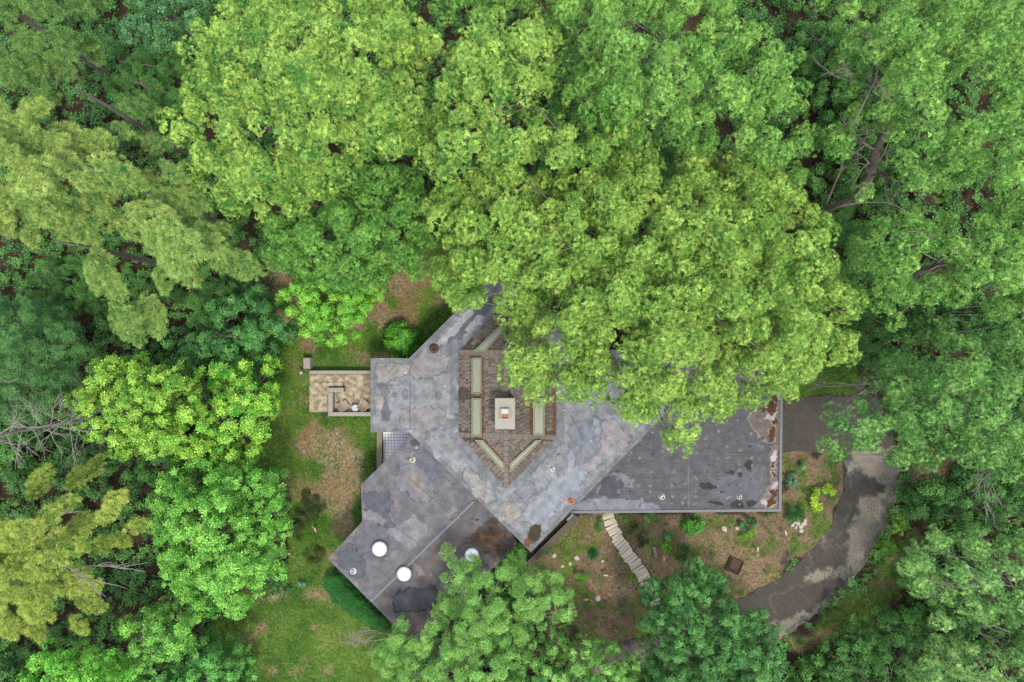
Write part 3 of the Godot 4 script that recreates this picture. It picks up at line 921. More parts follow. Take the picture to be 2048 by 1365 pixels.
	var upper := roof_slab("upper_roof", house, UPPER, Y_UP, img, org, Vector2(620, 580))
	# --- garage roof
	org = Vector2(1100, 690); sc = 1.8
	img = Image.create(int(480 * sc), int(350 * sc), false, Image.FORMAT_RGB8)
	var gb := AG(90, 90, 93)
	img.fill(gb)
	for k in 90:
		var y := 700.0 + k * 3.6 + rng.randf_range(-0.6, 0.6)
		var x := 1100.0
		while x < 1570:
			var ln := rng.randf_range(8, 60)
			line(img, org, sc, x, y, x + ln, y, rng.randf_range(0.5, 1.0), [AG(104, 99, 95), AG(78, 78, 81), AG(112, 105, 97)][rng.randi() % 3])
			x += ln + rng.randf_range(3, 40)
	stain(img, org, sc, [1150, 1005, 1205, 995, 1270, 1000, 1320, 1010, 1320, 1022, 1150, 1024], AG(122, 125, 132), AG(96, 96, 100), 3.0, 1.5)
	stain(img, org, sc, [1215, 950, 1240, 945, 1268, 962, 1265, 978, 1240, 975, 1220, 990, 1190, 985], AG(116, 118, 124), AG(100, 100, 104), 3.0, 0.0)
	stain(img, org, sc, [1212, 955, 1240, 953, 1246, 968, 1240, 995, 1215, 997, 1195, 985], AG(80, 81, 86), AG(98, 99, 103), 3.0, 1.0)
	stain(img, org, sc, [1420, 960, 1470, 945, 1530, 935, 1535, 975, 1515, 1000, 1420, 995], AG(98, 98, 103), gb, 4.0, 0.0)
	stain(img, org, sc, [1500, 826, 1525, 822, 1540, 800, 1560, 790, 1560, 905, 1542, 890, 1515, 870, 1502, 845], AG(108, 98, 92), AG(134, 126, 116), 4.0, 3.0)
	stain(img, org, sc, [1538, 890, 1556, 890, 1558, 1020, 1500, 1020, 1520, 1000, 1538, 970, 1542, 940], AG(118, 108, 104), AG(84, 80, 78), 3.0, 2.0)
	for q in [[1543, 815, 9, 14], [1546, 840, 8, 10], [1545, 868, 7, 16], [1550, 800, 6, 8], [1549, 925, 5, 10], [1550, 985, 8, 8], [1540, 1005, 10, 6], [1549, 950, 5, 7], [1527, 820, 5, 8]]:
		stain(img, org, sc, ellipse(q[0], q[1], q[2], q[3], 0.2), AG(84, 60, 36), AG(150, 140, 134), 5.0, 1.5)
	for q in [[1550, 830, 4, 9], [1536, 835, 5, 8], [1549, 912, 4, 8], [1548, 970, 5, 6], [1530, 1008, 8, 5]]:
		stain(img, org, sc, ellipse(q[0], q[1], q[2], q[3], 0.2), AG(168, 160, 160), AG(150, 140, 134), 4.0, 0.0)
	for q in [[1417, 972, 17, 6, 0.15], [1430, 1006, 18, 4, 0.2], [1475, 1010, 14, 8, 0], [1503, 1007, 8, 7, 0], [1462, 945, 9, 3, 0], [1497, 931, 6, 9, 0], [1443, 985, 6, 2, 0], [1482, 950, 4, 3, 0]]:
		stain(img, org, sc, ellipse(q[0], q[1], q[2], q[3], q[4]), AG(56, 54, 52), AG(78, 78, 80), 2.5, 1.0)
	for k in 240:
		var p := Vector2(1215 + snapped(rng.randf() * 320, 22.0) + rng.randf_range(-4, 4), 840 + snapped(rng.randf() * 170, 13.0) + rng.randf_range(-3, 3))
		var rr := rng.randf_range(0.8, 3.2)
		scan(img, wobble(ellipse(p.x, p.y, rr, rr * 0.9, 0, 10), 0.5, 2), [AG(116, 116, 119), AG(122, 121, 121), AG(74, 73, 74)][rng.randi() % 3], org, sc)
	line(img, org, sc, 1376, 700, 1378, 1024, 2.0, AG(106, 108, 114))
	line(img, org, sc, 1100, 826, 1560, 826, 1.2, AG(102, 100, 98))
	soften(img, 1.6)
	grain(img, 0.12, 0.2, 13)
	var garage := roof_slab("garage_roof", house, GARAGE, Y_GAR, img, org, Vector2(480, 350))
	# --- wing roof
	org = Vector2(645, 855); sc = 1.7
	img = Image.create(int(400 * sc), int(450 * sc), false, Image.FORMAT_RGB8)
	var wb := AW(104, 102, 105)
	img.fill(wb)
	scan(img, wobble(flat([948, 1003, 745, 1200, 830, 1295, 1040, 1090, 1040, 960]), 3, 6), AW(98, 92, 90), org, sc)
	for k in 70:
		var p := Vector2(rng.randf_range(655, 1040), rng.randf_range(870, 1290))
		var c: Color = [AW(112, 110, 112), AW(96, 95, 99), AW(118, 114, 112)][rng.randi() % 3]
		stain(img, org, sc, wobble(ellipse(p.x, p.y, rng.randf_range(5, 26), rng.randf_range(4, 16), 0.78), 8, 4), c, wb, 5.0, 0.0)
	stain(img, org, sc, [799, 930, 820, 928, 850, 940, 868, 980, 868, 998, 850, 1006, 830, 1000, 815, 985, 790, 975, 788, 955, 800, 945], AW(112, 112, 118), AW(82, 82, 88), 4.0, 1.4)
	stain(img, org, sc, [812, 945, 840, 945, 850, 975, 858, 990, 835, 990, 815, 970, 806, 955], AW(124, 116, 112), AW(112, 112, 118), 5.0, 0.0)
	stain(img, org, sc, [832, 895, 875, 905, 890, 930, 885, 955, 862, 958, 840, 935, 825, 915], AW(98, 99, 106), AW(84, 84, 88), 4.0, 1.0)
	stain(img, org, sc, [727, 988, 775, 985, 785, 1005, 775, 1030, 790, 1060, 760, 1055, 750, 1030, 728, 1020], AW(86, 88, 96), AW(74, 75, 80), 4.0, 1.4)
	stain(img, org, sc, [726, 1020, 755, 1025, 772, 1040, 765, 1050, 740, 1040, 726, 1040], AW(122, 120, 122), wb, 3.0, 0.0)
	stain(img, org, sc, [705, 1070, 745, 1050, 790, 1060, 800, 1090, 775, 1110, 740, 1100, 720, 1115], AW(98, 97, 103), AW(84, 84, 88), 4.0, 1.2)
	stain(img, org, sc, [670, 1120, 700, 1085, 720, 1110, 730, 1135, 720, 1160, 700, 1150], AW(90, 91, 98), AW(76, 76, 80), 4.0, 1.4)
	stain(img, org, sc, [770, 1060, 830, 1030, 860, 1065, 820, 1100, 800, 1090], AW(122, 121, 124), wb, 6.0, 0.0)
	stain(img, org, sc, [786, 1195, 800, 1180, 840, 1178, 870, 1170, 870, 1215, 830, 1222, 792, 1222], AW(74, 74, 78), AW(58, 57, 58), 4.0, 2.4)
	stain(img, org, sc, [948, 1065, 985, 1040, 1010, 1060, 1030, 1090, 990, 1120, 960, 1095, 930, 1088], AW(72, 66, 62), AW(86, 82, 80), 6.0, 3.0)
	for k in 70:
		var p := Vector2(980, 1075) + Vector2(rng.randfn() * 16, rng.randfn() * 16)
		scan(img, wobble(ellipse(p.x, p.y, rng.randf_range(1.5, 5), rng.randf_range(1.5, 4)), 3, 2), [AW(84, 60, 42), AW(66, 52, 42), AW(98, 70, 48)][rng.randi() % 3], org, sc)
	for q in [[830, 885, 10, 7], [818, 918, 3, 3], [905, 1040, 3, 2], [945, 1038, 3, 2], [925, 1058, 2, 2], [915, 1075, 3, 3]]:
		stain(img, org, sc, ellipse(q[0], q[1], q[2], q[3]), AW(80, 78, 78), wb, 2.0, 1.0)
	for k in 5:
		line(img, org, sc, 722 + k * 48, 975 - k * 25 + 30, 840 + k * 42, 1090 - k * 20, 1.2, AW(92, 90, 94))
	line(img, org, sc, 948, 1003, 742, 1203, 3.0, AW(132, 130, 132))
	line(img, org, sc, 942, 998, 736, 1198, 1.6, AW(84, 83, 86))
	soften(img, 1.8)
	grain(img, 0.13, 0.24, 17)
	var wing := roof_slab("wing_roof", house, WING, Y_WING, img, org, Vector2(400, 450))
	# raised batten across the wing roof
	var s := Shape.new()
	var a := P(948, 1003, Y_WING); var b := P(745, 1200, Y_WING)
	var ln := a.distance_to(b)
	var bx := (b - a).normalized()
	s.box(Transform3D(Basis(bx, Vector3.UP, bx.cross(Vector3.UP)), (a + b) * 0.5 + Vector3(0, 0.03, 0)), Vector3(ln, 0.1, 0.2), 0.03)
	obj("membrane_seam", s.mesh(M.fascia), wing)
	# domed skylights
	for q in [[760, 1097, 15.5], [809, 1147, 15.0], [944, 1109, 15.0]]:
		var r: float = q[2] / FOCAL * (CAM_H - Y_WING)
		var node := Node3D.new()
		node.name = "dome_skylight"
		house.add_child(node, true)
		node.position = P(q[0], q[1], Y_WING)
		var cu := Shape.new()
		cu.lathe(Vector3.ZERO, [Vector2(r * 1.05, 0), Vector2(r * 1.05, 0.16), Vector2(r, 0.19), Vector2(r * 0.9, 0.19)], 28)
		obj("curb", cu.mesh(M.fascia), node)
		var d := Shape.new()
		var pr := []
		for k in 9: pr.append(Vector2(cos(k / 8.0 * PI / 2) * r * 0.9, 0.17 + sin(k / 8.0 * PI / 2) * 0.24))
		d.lathe(Vector3.ZERO, pr, 28)
		var dm: StandardMaterial3D = M.white.duplicate()
		dm.albedo_color = A(222, 228, 226, 2.6)
		dm.roughness = 0.35
		obj("dome", d.mesh(dm), node)
		var rim := Shape.new()
		rim.lathe(Vector3.ZERO, [Vector2(r * 1.0, 0.19), Vector2(r * 0.97, 0.225), Vector2(r * 0.88, 0.225), Vector2(r * 0.86, 0.19)], 28)
		obj("rim", rim.mesh(M.tin), node)
	# vents
	vent(wing, 825, 920, Y_WING, 0.12, 0.35, M.plank)
	vent(wing, 832, 895, Y_WING, 0.07, 0.3, M.white)
	vent(wing, 706, 1143, Y_WING, 0.13, 0.25, M.white)
	vent(wing, 772, 1116, Y_WING, 0.07, 0.2, M.tin)
	vent(upper, 868, 697, Y_UP, 0.2, 0.3, M.dark_wood)
	vent(upper, 1119, 913, Y_UP, 0.1, 0.3, M.tin)
	vent(upper, 1097, 931, Y_UP, 0.07, 0.3, M.white)
	vent(upper, 1105, 939, Y_UP, 0.1, 0.25, M.white)
	vent(upper, 1142, 1002, Y_UP, 0.14, 0.25, M.rust)
	vent(upper, 1128, 820, Y_UP, 0.05, 0.2, M.white)
	vent(garage, 1338, 897, Y_GAR, 0.09, 0.3, M.white)
	vent(garage, 1324, 994, Y_GAR, 0.14, 0.25, M.tin)
	vent(garage, 1479, 994, Y_GAR, 0.12, 0.25, M.tin)
	# gutter outlet box on the corner and downpipe
	s = Shape.new()
	a = P(1140, 1035, Y_UP - 0.15)
	s.box(Transform3D(Basis(Vector3.UP, 0.8), a), Vector3(0.6, 0.2, 0.16), 0.02)
	obj("rainwater_box", s.mesh(M.fascia), house)
	build_hip(house)
func hip_point(px: float, py: float) -> Vector3:
	# height of the shingled roof above a plan position
	var lx := 94.0 if px < 1012 else 100.0
	var dx: float = abs(px - 1012) / lx
	var h := 1.0 - dx
	if py < 705: h = 1.0 - dx - (705 - py) / 101.0
	elif py > 872: h = 1.0 - dx - (py - 872) / 105.0
	return P(px, py, Y_UP + 0.06 + 1.15 * max(h, 0.0))
func build_hip(house: Node3D):
	var s := Shape.new()
	s.col = Color(0.2, 0.18, 0.17)
	var e := []
	for k in range(0, HEXA.size(), 2): e.append(hip_point(HEXA[k], HEXA[k + 1]) - Vector3(0, 0.03, 0))
	var r0 := hip_point(1012, 705) - Vector3(0, 0.03, 0); var r1 := hip_point(1012, 872) - Vector3(0, 0.03, 0)
	s.tri(e[0], e[1], r0, Vector3.UP); s.tri(e[1], e[2], r0, Vector3.UP)
	s.quad(e[2], e[3], r1, r0, Vector3.UP); s.tri(e[3], e[4], r1, Vector3.UP)
	s.tri(e[4], e[5], r1, Vector3.UP); s.quad(e[5], e[0], r0, r1, Vector3.UP)
	var hip := obj("shingle_roof", s.mesh(M.shingle), house)
	# shingles
	var variants := []
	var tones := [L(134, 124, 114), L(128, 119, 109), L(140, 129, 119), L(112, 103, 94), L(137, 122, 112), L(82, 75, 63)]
	var white_ref := L(190, 190, 190).g
	for k in 6:
		for j in 2:
			var q := Shape.new()
			var c: Color = tones[k]
			q.col = Color(c.r / white_ref, c.g / white_ref, c.b / white_ref)
			var w := 0.245 + 0.02 * j
			# a cleft slab, thicker at its lower edge, corners uneven
			var t0 := 0.012; var t1 := 0.045
			var pt := [Vector3(-w * 0.5, t0, -0.145), Vector3(w * 0.5, t0, -0.145), Vector3(w * 0.5 - 0.012 * j, t1, 0.125 + 0.012 * (k % 3)), Vector3(-w * 0.5 + 0.01, t1, 0.132 - 0.01 * (k % 2))]
			q.quad(pt[0], pt[1], pt[2], pt[3], Vector3.UP)
			var dn := Vector3(0, -0.05, 0)
			q.quad(pt[3], pt[2], pt[2] + dn, pt[3] + dn, Vector3.BACK)
			q.quad(pt[1], pt[2], pt[2] + dn, pt[1] + dn, Vector3.RIGHT)
			q.quad(pt[0], pt[3], pt[3] + dn, pt[0] + dn, Vector3.LEFT)
			variants.append(q.mesh(M.shingle))
	var boxes := skylight_list()
	var rest := Shape.new()
	var count := 0
	# courses run parallel to each eave
	var faces := [[e[5], e[0], r0, r1], [e[2], e[3], r1, r0], [e[4], e[5], r1, r1], [e[3], e[4], r1, r1], [e[0], e[1], r0, r0], [e[1], e[2], r0, r0]]
	var plan_poly := flat(HEXA)
	for fi in faces.size():
		var f: Array = faces[fi]
		var ev: Vector3 = (f[1] - f[0])
		var el := ev.length(); ev = ev / el
		var upd: Vector3 = f[2] - f[0]
		upd = upd - ev * upd.dot(ev)
		var slope := upd.length(); upd /= slope
		var nn := ev.cross(upd).normalized()
		if nn.y < 0: nn = -nn
		var b := Basis(nn.cross(-upd).normalized(), nn, -upd)
		var rows := int(slope / 0.24)
		var poly2 := PackedVector2Array()
		for q in [f[0], f[1], f[2], f[3]]:
			var w := Vector2((q - f[0]).dot(ev), (q - f[0]).dot(upd))
			if poly2.is_empty() or w.distance_to(poly2[-1]) > 0.05: poly2.append(w)
		for r in rows:
			var x := rng.randf_range(0.0, 0.3)
			while x < el:
				var w2 := Vector2(x + rng.randf_range(-0.02, 0.02), 0.14 + r * 0.24 + rng.randf_range(-0.025, 0.025))
				x += 0.275
				if not Geometry2D.is_point_in_polygon(w2, poly2) or edge_dist(w2, poly2) < 0.05: continue
				var at: Vector3 = f[0] + ev * w2.x + upd * w2.y + nn * 0.045
				var sp := at
				var px := Vector2(at.x * FOCAL / (CAM_H - at.y) + 1024, at.z * FOCAL / (CAM_H - at.y) + 682.5)
				var hid := false
				for q in boxes:
					if Geometry2D.is_point_in_polygon(px, flat(q)): hid = true
				if px.distance_to(Vector2(1010, 828)) < 16: hid = true
				if hid: continue
				var under_tree: bool = px.x > 1030 and px.y < 770 and px.x + px.y * 0.35 > 1282
				var bb := b.rotated(nn, rng.randf_range(-0.05, 0.05)).rotated(b.x, 0.03)
				var vi := rng.randi() % 8
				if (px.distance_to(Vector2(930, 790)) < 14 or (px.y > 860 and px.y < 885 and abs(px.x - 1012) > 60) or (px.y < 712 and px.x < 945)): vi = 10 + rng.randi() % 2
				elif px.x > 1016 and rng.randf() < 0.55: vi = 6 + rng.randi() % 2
				if under_tree or count >= 300:
					rest.col = Color.WHITE
					var m: ArrayMesh = variants[vi]
					var arr := m.surface_get_arrays(0)
					var off := rest.v.size()
					for k in arr[Mesh.ARRAY_VERTEX].size():
						rest.col = arr[Mesh.ARRAY_COLOR][k]
						rest.vert(at + bb * arr[Mesh.ARRAY_VERTEX][k], bb * arr[Mesh.ARRAY_NORMAL][k])
					for k in arr[Mesh.ARRAY_INDEX]: rest.idx.append(off + k)
				else:
					var o := obj("shingle", variants[vi], hip)
					o.transform = Transform3D(bb, at)
					count += 1
	if rest.v.size() > 0:
		var o := obj("more_shingles", rest.mesh(M.shingle), hip)
		o.set_meta("kind", "stuff")
	# ridge and hip caps
	for q in [[1012, 604, 1012, 977], [918, 705, 1012, 705], [1112, 705, 1012, 705], [918, 870, 1012, 872], [1112, 875, 1012, 872]]:
		var a := Vector2(q[0], q[1]); var bpt := Vector2(q[2], q[3])
		var n := int(a.distance_to(bpt) / 10.5)
		for k in n:
			var p0 := a.lerp(bpt, (k + 0.5) / n)
			if p0.distance_to(Vector2(1010, 828)) < 30 and abs(p0.x - 1012) < 22: continue
			if p0.y < 690 and p0.x > 1000: continue
			var h0 := hip_point(a.lerp(bpt, float(k) / n).x, a.lerp(bpt, float(k) / n).y)
			var h1 := hip_point(a.lerp(bpt, float(k + 1) / n).x, a.lerp(bpt, float(k + 1) / n).y)
			var d := (h1 - h0).normalized()
			var cs := Shape.new()
			var c: Color = tones[[0, 2, 4][rng.randi() % 3]]
			cs.col = Color(c.r / white_ref, c.g / white_ref, c.b / white_ref)
			var sd := d.cross(Vector3.UP).normalized()
			cs.box(Transform3D(Basis(d, sd.cross(d), sd), (h0 + h1) * 0.5 + Vector3(0, 0.06, 0)), Vector3(h0.distance_to(h1) * 0.96, 0.05, 0.34), 0.015)
			obj("ridge_cap", cs.mesh(M.shingle), hip)
	# clerestory skylight boxes
	var glass := mottled(A(132, 142, 106), A(160, 164, 132), 0.02, 0.5, 0.25, 29)
	var frame_m := mottled(A(150, 142, 112), A(196, 188, 158), 0.03, 1.2, 0.8, 19)
	for q in boxes:
		var node := Node3D.new()
		node.name = "skylight"
		house.add_child(node, true)
		var poly := flat(q)
		var c := Vector2.ZERO
		for p in poly: c += p * 0.25
		var top := hip_point(c.x, c.y).y + 0.3
		var w := PackedVector2Array()
		for p in poly: w.append(P2(p.x, p.y, top))
		var fr := Shape.new()
		fr.prism(w, top - 0.75, top - 0.03)
		obj("box", fr.mesh(M.dark_wood), node)
		var inner: PackedVector2Array = Geometry2D.offset_polygon(w, -0.06)[0]
		var gl := Shape.new()
		gl.prism(inner, top - 0.029, top - 0.012)
		obj("pane", gl.mesh(glass), node)
		for k in 4:
			var a3 := Vector3(w[k].x, top, w[k].y); var b3 := Vector3(w[(k + 1) % 4].x, top, w[(k + 1) % 4].y)
			var d := (b3 - a3); var l := d.length(); d /= l
			var fs := Shape.new()
			fs.box(Transform3D(Basis(d, Vector3.UP, d.cross(Vector3.UP)), (a3 + b3) * 0.5 + Vector3(0, 0.002 * k, 0)), Vector3(l + 0.04, 0.06, 0.07), 0.012)
			obj("frame", fs.mesh(frame_m), node)
	# chimney
	var ch := Node3D.new()
	ch.name = "chimney"
	house.add_child(ch, true)
	var cb := P(1010, 828, 6.4)
	cb.y = 0
	ch.position = cb
	var k2 := (CAM_H - 6.4) / FOCAL
	var cs2 := Shape.new()
	cs2.box(Transform3D(Basis(), Vector3(0, 5.0, 0)), Vector3(37 * k2, 2.6, 59 * k2), 0.0)
	obj("stack", cs2.mesh(M.concrete), ch)
	var cap := Shape.new()
	var ox := 20.0 * k2; var oz := 31.0 * k2
	# a cap slab with a hole for the flue
	var hx := 9.0 * k2; var hz := 11.0 * k2
	for r in [[-ox, -oz, ox, -hz], [-ox, hz, ox, oz], [-ox, -hz, -hx, hz], [hx, -hz, ox, hz]]:
		cap.box(Transform3D(Basis(), Vector3((r[0] + r[2]) * 0.5, 6.36, (r[1] + r[3]) * 0.5)), Vector3(r[2] - r[0], 0.12, r[3] - r[1]), 0.0)
	obj("cap", cap.mesh(M.concrete), ch)
	var fl := Shape.new()
	for r in [[-hx, -hz, hx, -hz + 0.07], [-hx, hz - 0.07, hx, hz], [-hx, -hz + 0.07, -hx + 0.07, hz - 0.07], [hx - 0.07, -hz + 0.07, hx, hz - 0.07]]:
		fl.box(Transform3D(Basis(), Vector3((r[0] + r[2]) * 0.5, 6.5, (r[1] + r[3]) * 0.5)), Vector3(r[2] - r[0], 0.3, r[3] - r[1]), 0.02)
	var flo := obj("flue", fl.mesh(mottled(A(215, 200, 180), A(235, 225, 212), 0.05, 2.0, 0.9, 23)), ch)
	var ins := Shape.new()
	ins.box(Transform3D(Basis(Vector3.RIGHT, 0.12), Vector3(0, 6.48, hz * 0.42)), Vector3(hx * 1.6, 0.03, hz * 0.85), 0.0)
	obj("rusted_lid", ins.mesh(M.rust), flo)
	ins = Shape.new()
	ins.box(Transform3D(Basis(Vector3.RIGHT, -0.05), Vector3(0, 6.5, -hz * 0.4)), Vector3(hx * 1.6, 0.03, hz * 0.75), 0.0)
	obj("tin_lid", ins.mesh(M.white), flo)
	# leaf litter caught above the skylights and in the gutters
	var rows := PackedFloat32Array()
	for q in [[965, 715, 968, 873, 5], [1060, 785, 1063, 873, 5], [966, 880, 1012, 930, 4], [1075, 882, 1022, 932, 4], [922, 720, 924, 868, 6], [1106, 760, 1108, 870, 4]]:
		for k in 130:
			var t := rng.randf()
			var p: Vector2 = Vector2(q[0], q[1]).lerp(Vector2(q[2], q[3]), t) + Vector2(rng.randf_range(-1, 1), rng.randf_range(-1, 1)) * q[4] * 0.6
			if q[4] == 6 and rng.randf() < 0.75: continue
			put(rows, Basis(Vector3.UP, rng.randf() * TAU).scaled(Vector3.ONE * rng.randf_range(0.6, 1.1)), hip_point(p.x, p.y) + Vector3(0, 0.06, 0), L(150, 88, 56).lerp(L(190, 140, 100), rng.randf()))
	for k in 900:
		var roof_i := rng.randi() % 3
		var ry: float = [Y_UP, Y_GAR, Y_WING][roof_i]
		var rp: PackedVector2Array = house_polys[roof_i]
		var e0 := rng.randi() % rp.size()
		var p: Vector2 = rp[e0].lerp(rp[(e0 + 1) % rp.size()], rng.randf()) + Vector2(rng.randf_range(-1, 1), rng.randf_range(-1, 1)) * (30.0 if rng.randf() < 0.4 else 9.0)
		if not Geometry2D.is_point_in_polygon(p, rp) or edge_dist(p, rp) < 5.0 or Geometry2D.is_point_in_polygon(p, flat(HEXA)): continue
		if roof_i > 0 and Geometry2D.is_point_in_polygon(p, flat(UPPER)): continue
		put(rows, Basis(Vector3.UP, rng.randf() * TAU).scaled(Vector3.ONE * rng.randf_range(0.4, 0.8)), P(p.x, p.y, ry + 0.004), L(120, 88, 62).lerp(L(176, 146, 110), rng.randf()))
	tag(copies("leaf_litter", M.litter, rows, self), "brown fallen leaves caught along roof edges and skylights", "leaves", "", "stuff")
func skylight_list() -> Array:
	return [[944, 717, 962, 717, 962, 787, 944, 787], [944, 798, 962, 798, 962, 872, 944, 872], [1067, 716, 1088, 716, 1088, 787, 1067, 787], [1067, 797, 1088, 797, 1088, 870, 1067, 870],
		[951, 881, 966, 882, 1008, 928, 1007, 944], [1082, 881, 1071, 882, 1020, 928, 1020, 944], [949, 702, 970, 702, 1006, 664, 1006, 646]]

# ------------------------------------------------------------------ patio
func slab(called: String, x0, y0, x1, y1, h0, h1, m: Material, parent: Node = self) -> MeshInstance3D:
	var s := Shape.new()
	var a := P2(x0, y0, h1); var b := P2(x1, y1, h1)
	s.box(Transform3D(Basis(), Vector3((a.x + b.x) * 0.5, (h0 + h1) * 0.5, (a.y + b.y) * 0.5)), Vector3(b.x - a.x, h1 - h0, b.y - a.y), 0.025)
	return obj(called, s.mesh(m), parent)
func build_patio():
	M.dirty = mottled(A(152, 134, 104, 4.0), A(214, 200, 174, 4.0), 0.02, 0.16, 0.95, 25)
	tag(slab("patio", 618, 749, 745, 825, -0.05, 0.08, M.dirty), "stained concrete patio slab beside the house", "patio", "", "structure")
	var t := thing("patio_wall", "weathered pale concrete parapet wall enclosing two patio chairs", "wall")
	slab("wall_segment", 655.6, 785, 665, 824.6, 0, 0.75, M.concrete, t)
	slab("wall_segment", 655.6, 824.8, 741, 833, 0, 0.75, M.concrete, t)
	slab("wall_segment", 655.6, 776, 687, 784.8, 0, 0.75, M.concrete, t)
	t = thing("terrace_ledge", "long pale concrete ledge running from the house past the patio", "wall")
	slab("wall_segment", 618, 741.6, 742, 749, 0, 0.8, M.concrete, t)
	slab("platform", 619, 749.3, 741, 764.7, 0, 0.4, M.dirty, t)
	slab("platform", 619, 765, 686, 774.5, 0, 0.38, M.dirty, t)
	tag(slab("concrete_pier", 606, 716, 619.5, 738, 0, 0.85, M.concrete), "short pale concrete pier standing in the grass by the ledge", "pier")
	var gl := Shape.new()
	var g := thing("globe_lamp", "small white globe lamp on a post at the ledge corner", "lamp", P(609, 745, 0))
	gl.tube([Vector3(0, 0, 0), Vector3(0, 0.75, 0)], [0.035, 0.03], 8)
	obj("post", gl.mesh(M.tin), g)
	gl = Shape.new()
	gl.blob(Vector3(0, 0.86, 0), Vector3.ONE * 0.13, 0.0, noise, 12, 8)
	obj("globe", gl.mesh(M.white), g)
	g = thing("driveway_lamp", "small white globe lamp on a post in the grass above the garage drive", "lamp", P(1582, 785, 0))
	gl = Shape.new()
	gl.tube([Vector3(0, 0, 0), Vector3(0, 0.6, 0)], [0.035, 0.03], 8)
	obj("post", gl.mesh(M.tin), g)
	gl = Shape.new()
	gl.blob(Vector3(0, 0.72, 0), Vector3.ONE * 0.13, 0.0, noise, 12, 8)
	obj("globe", gl.mesh(M.white), g)
	# tiled terrace
	var s := Shape.new()
	s.prism(plan([764, 855, 850, 855, 764, 945], 0.25), -0.05, 0.25)
	s.col = Color(0.3, 0.3, 0.32)
	var ter := setting("tiled_terrace", s.mesh(mat(A(120, 116, 118, 2.4), 0.9)), "white tiled terrace in the corner between the roofs", "terrace")
	var tl := Shape.new()
	tl.box(Transform3D(), Vector3(0.193, 0.03, 0.193), 0.006)
	var tm := tl.mesh(M.tile)
	for i in 13:
		for j in 12:
			var p := Vector2(767.5 + i * 5.9, 861 + j * 5.9)
			if p.x + p.y > 1702 or p.y < 862: continue
			obj("tile", tm, ter).position = P(p.x, p.y, 0.265) + Vector3(0, rng.randf_range(-0.002, 0.002), 0)
	t = thing("terrace_wall", "narrow mossy concrete wall edging the tiled terrace", "wall")
	slab("wall_segment", 753, 858, 764, 938, 0, 0.7, mottled(A(120, 112, 84), A(196, 186, 156), 0.03, 0.9, 0.95, 27), t)
	# retaining wall below the roof corner
	t = thing("retaining_wall", "low grey concrete retaining wall running under the roof corner", "wall")
	s = Shape.new()
	s.prism(plan([1150, 1030, 1160, 1036, 1064, 1130, 1050, 1128], 0.5), 0, 0.5)
	obj("wall_segment", s.mesh(mottled(A(92, 84, 72), A(140, 130, 112), 0.03, 0.9, 0.95, 28)), t)
	# chairs and table
	for q in [[689, 811, -0.95, "tan sling lounge chair in the wall corner of the patio"], [730, 811, -0.72, "tan sling lounge chair next to the house roof edge"]]:
		var c := thing("lounge_chair", q[3], "chair", P(q[0], q[1], 0.08), "patio lounge chairs")
		c.rotation.y = q[2]
		c.scale = Vector3.ONE * 0.86
		var sl := Shape.new()
		# sling: low seat and reclined back as one curved sheet
		var prof := [Vector2(-0.42, 0.36), Vector2(-0.3, 0.33), Vector2(-0.05, 0.27), Vector2(0.1, 0.29), Vector2(0.22, 0.42), Vector2(0.38, 0.66), Vector2(0.47, 0.8)]
		for k in prof.size() - 1:
			var a: Vector2 = prof[k]; var b: Vector2 = prof[k + 1]
			sl.quad(Vector3(-0.3, a.y, a.x), Vector3(0.3, a.y, a.x), Vector3(0.3, b.y, b.x), Vector3(-0.3, b.y, b.x), Vector3(0, 1, -0.2))
			sl.quad(Vector3(-0.3, a.y - 0.02, a.x), Vector3(0.3, a.y - 0.02, a.x), Vector3(0.3, b.y - 0.02, b.x), Vector3(-0.3, b.y - 0.02, b.x), Vector3(0, -1, 0.2))
		obj("sling", sl.mesh(M.canvas), c)
		for x in [-0.32, 0.32]:
			var fr := Shape.new()
			var pts := []; var rad := []
			for p in prof: pts.append(Vector3(x, p.y, p.x)); rad.append(0.016)
			fr.tube(pts, rad, 6, true)
			obj("side_rail", fr.mesh(M.plank), c)
			for z in [-0.36, 0.28]:
				var lg := Shape.new()
				lg.tube([Vector3(x * 1.02, 0, z - 0.04), Vector3(x, 0.36 if z < 0 else 0.52, z)], [0.016, 0.016], 6, true)
				obj("leg", lg.mesh(M.plank), c)
			var ar := Shape.new()
			ar.box(Transform3D(Basis(), Vector3(x * 1.12, 0.55, 0.05)), Vector3(0.05, 0.025, 0.5), 0.008)
			obj("armrest", ar.mesh(M.plank), c)
	var tb := thing("side_table", "small round pale grey table between the two lounge chairs", "table", P(713, 815.5, 0.08))
	s = Shape.new()
	s.lathe(Vector3.ZERO, [Vector2(0, 0.42), Vector2(0.24, 0.42), Vector2(0.255, 0.435), Vector2(0.255, 0.45), Vector2(0.245, 0.46), Vector2(0, 0.46)], 24)
	obj("tabletop", s.mesh(M.white), tb)
	for k in 3:
		var lg := Shape.new()
		var a := TAU * k / 3
		lg.tube([Vector3(cos(a) * 0.2, 0, sin(a) * 0.2), Vector3(cos(a) * 0.12, 0.42, sin(a) * 0.12)], [0.014, 0.014], 6)
		obj("leg", lg.mesh(M.tin), tb)

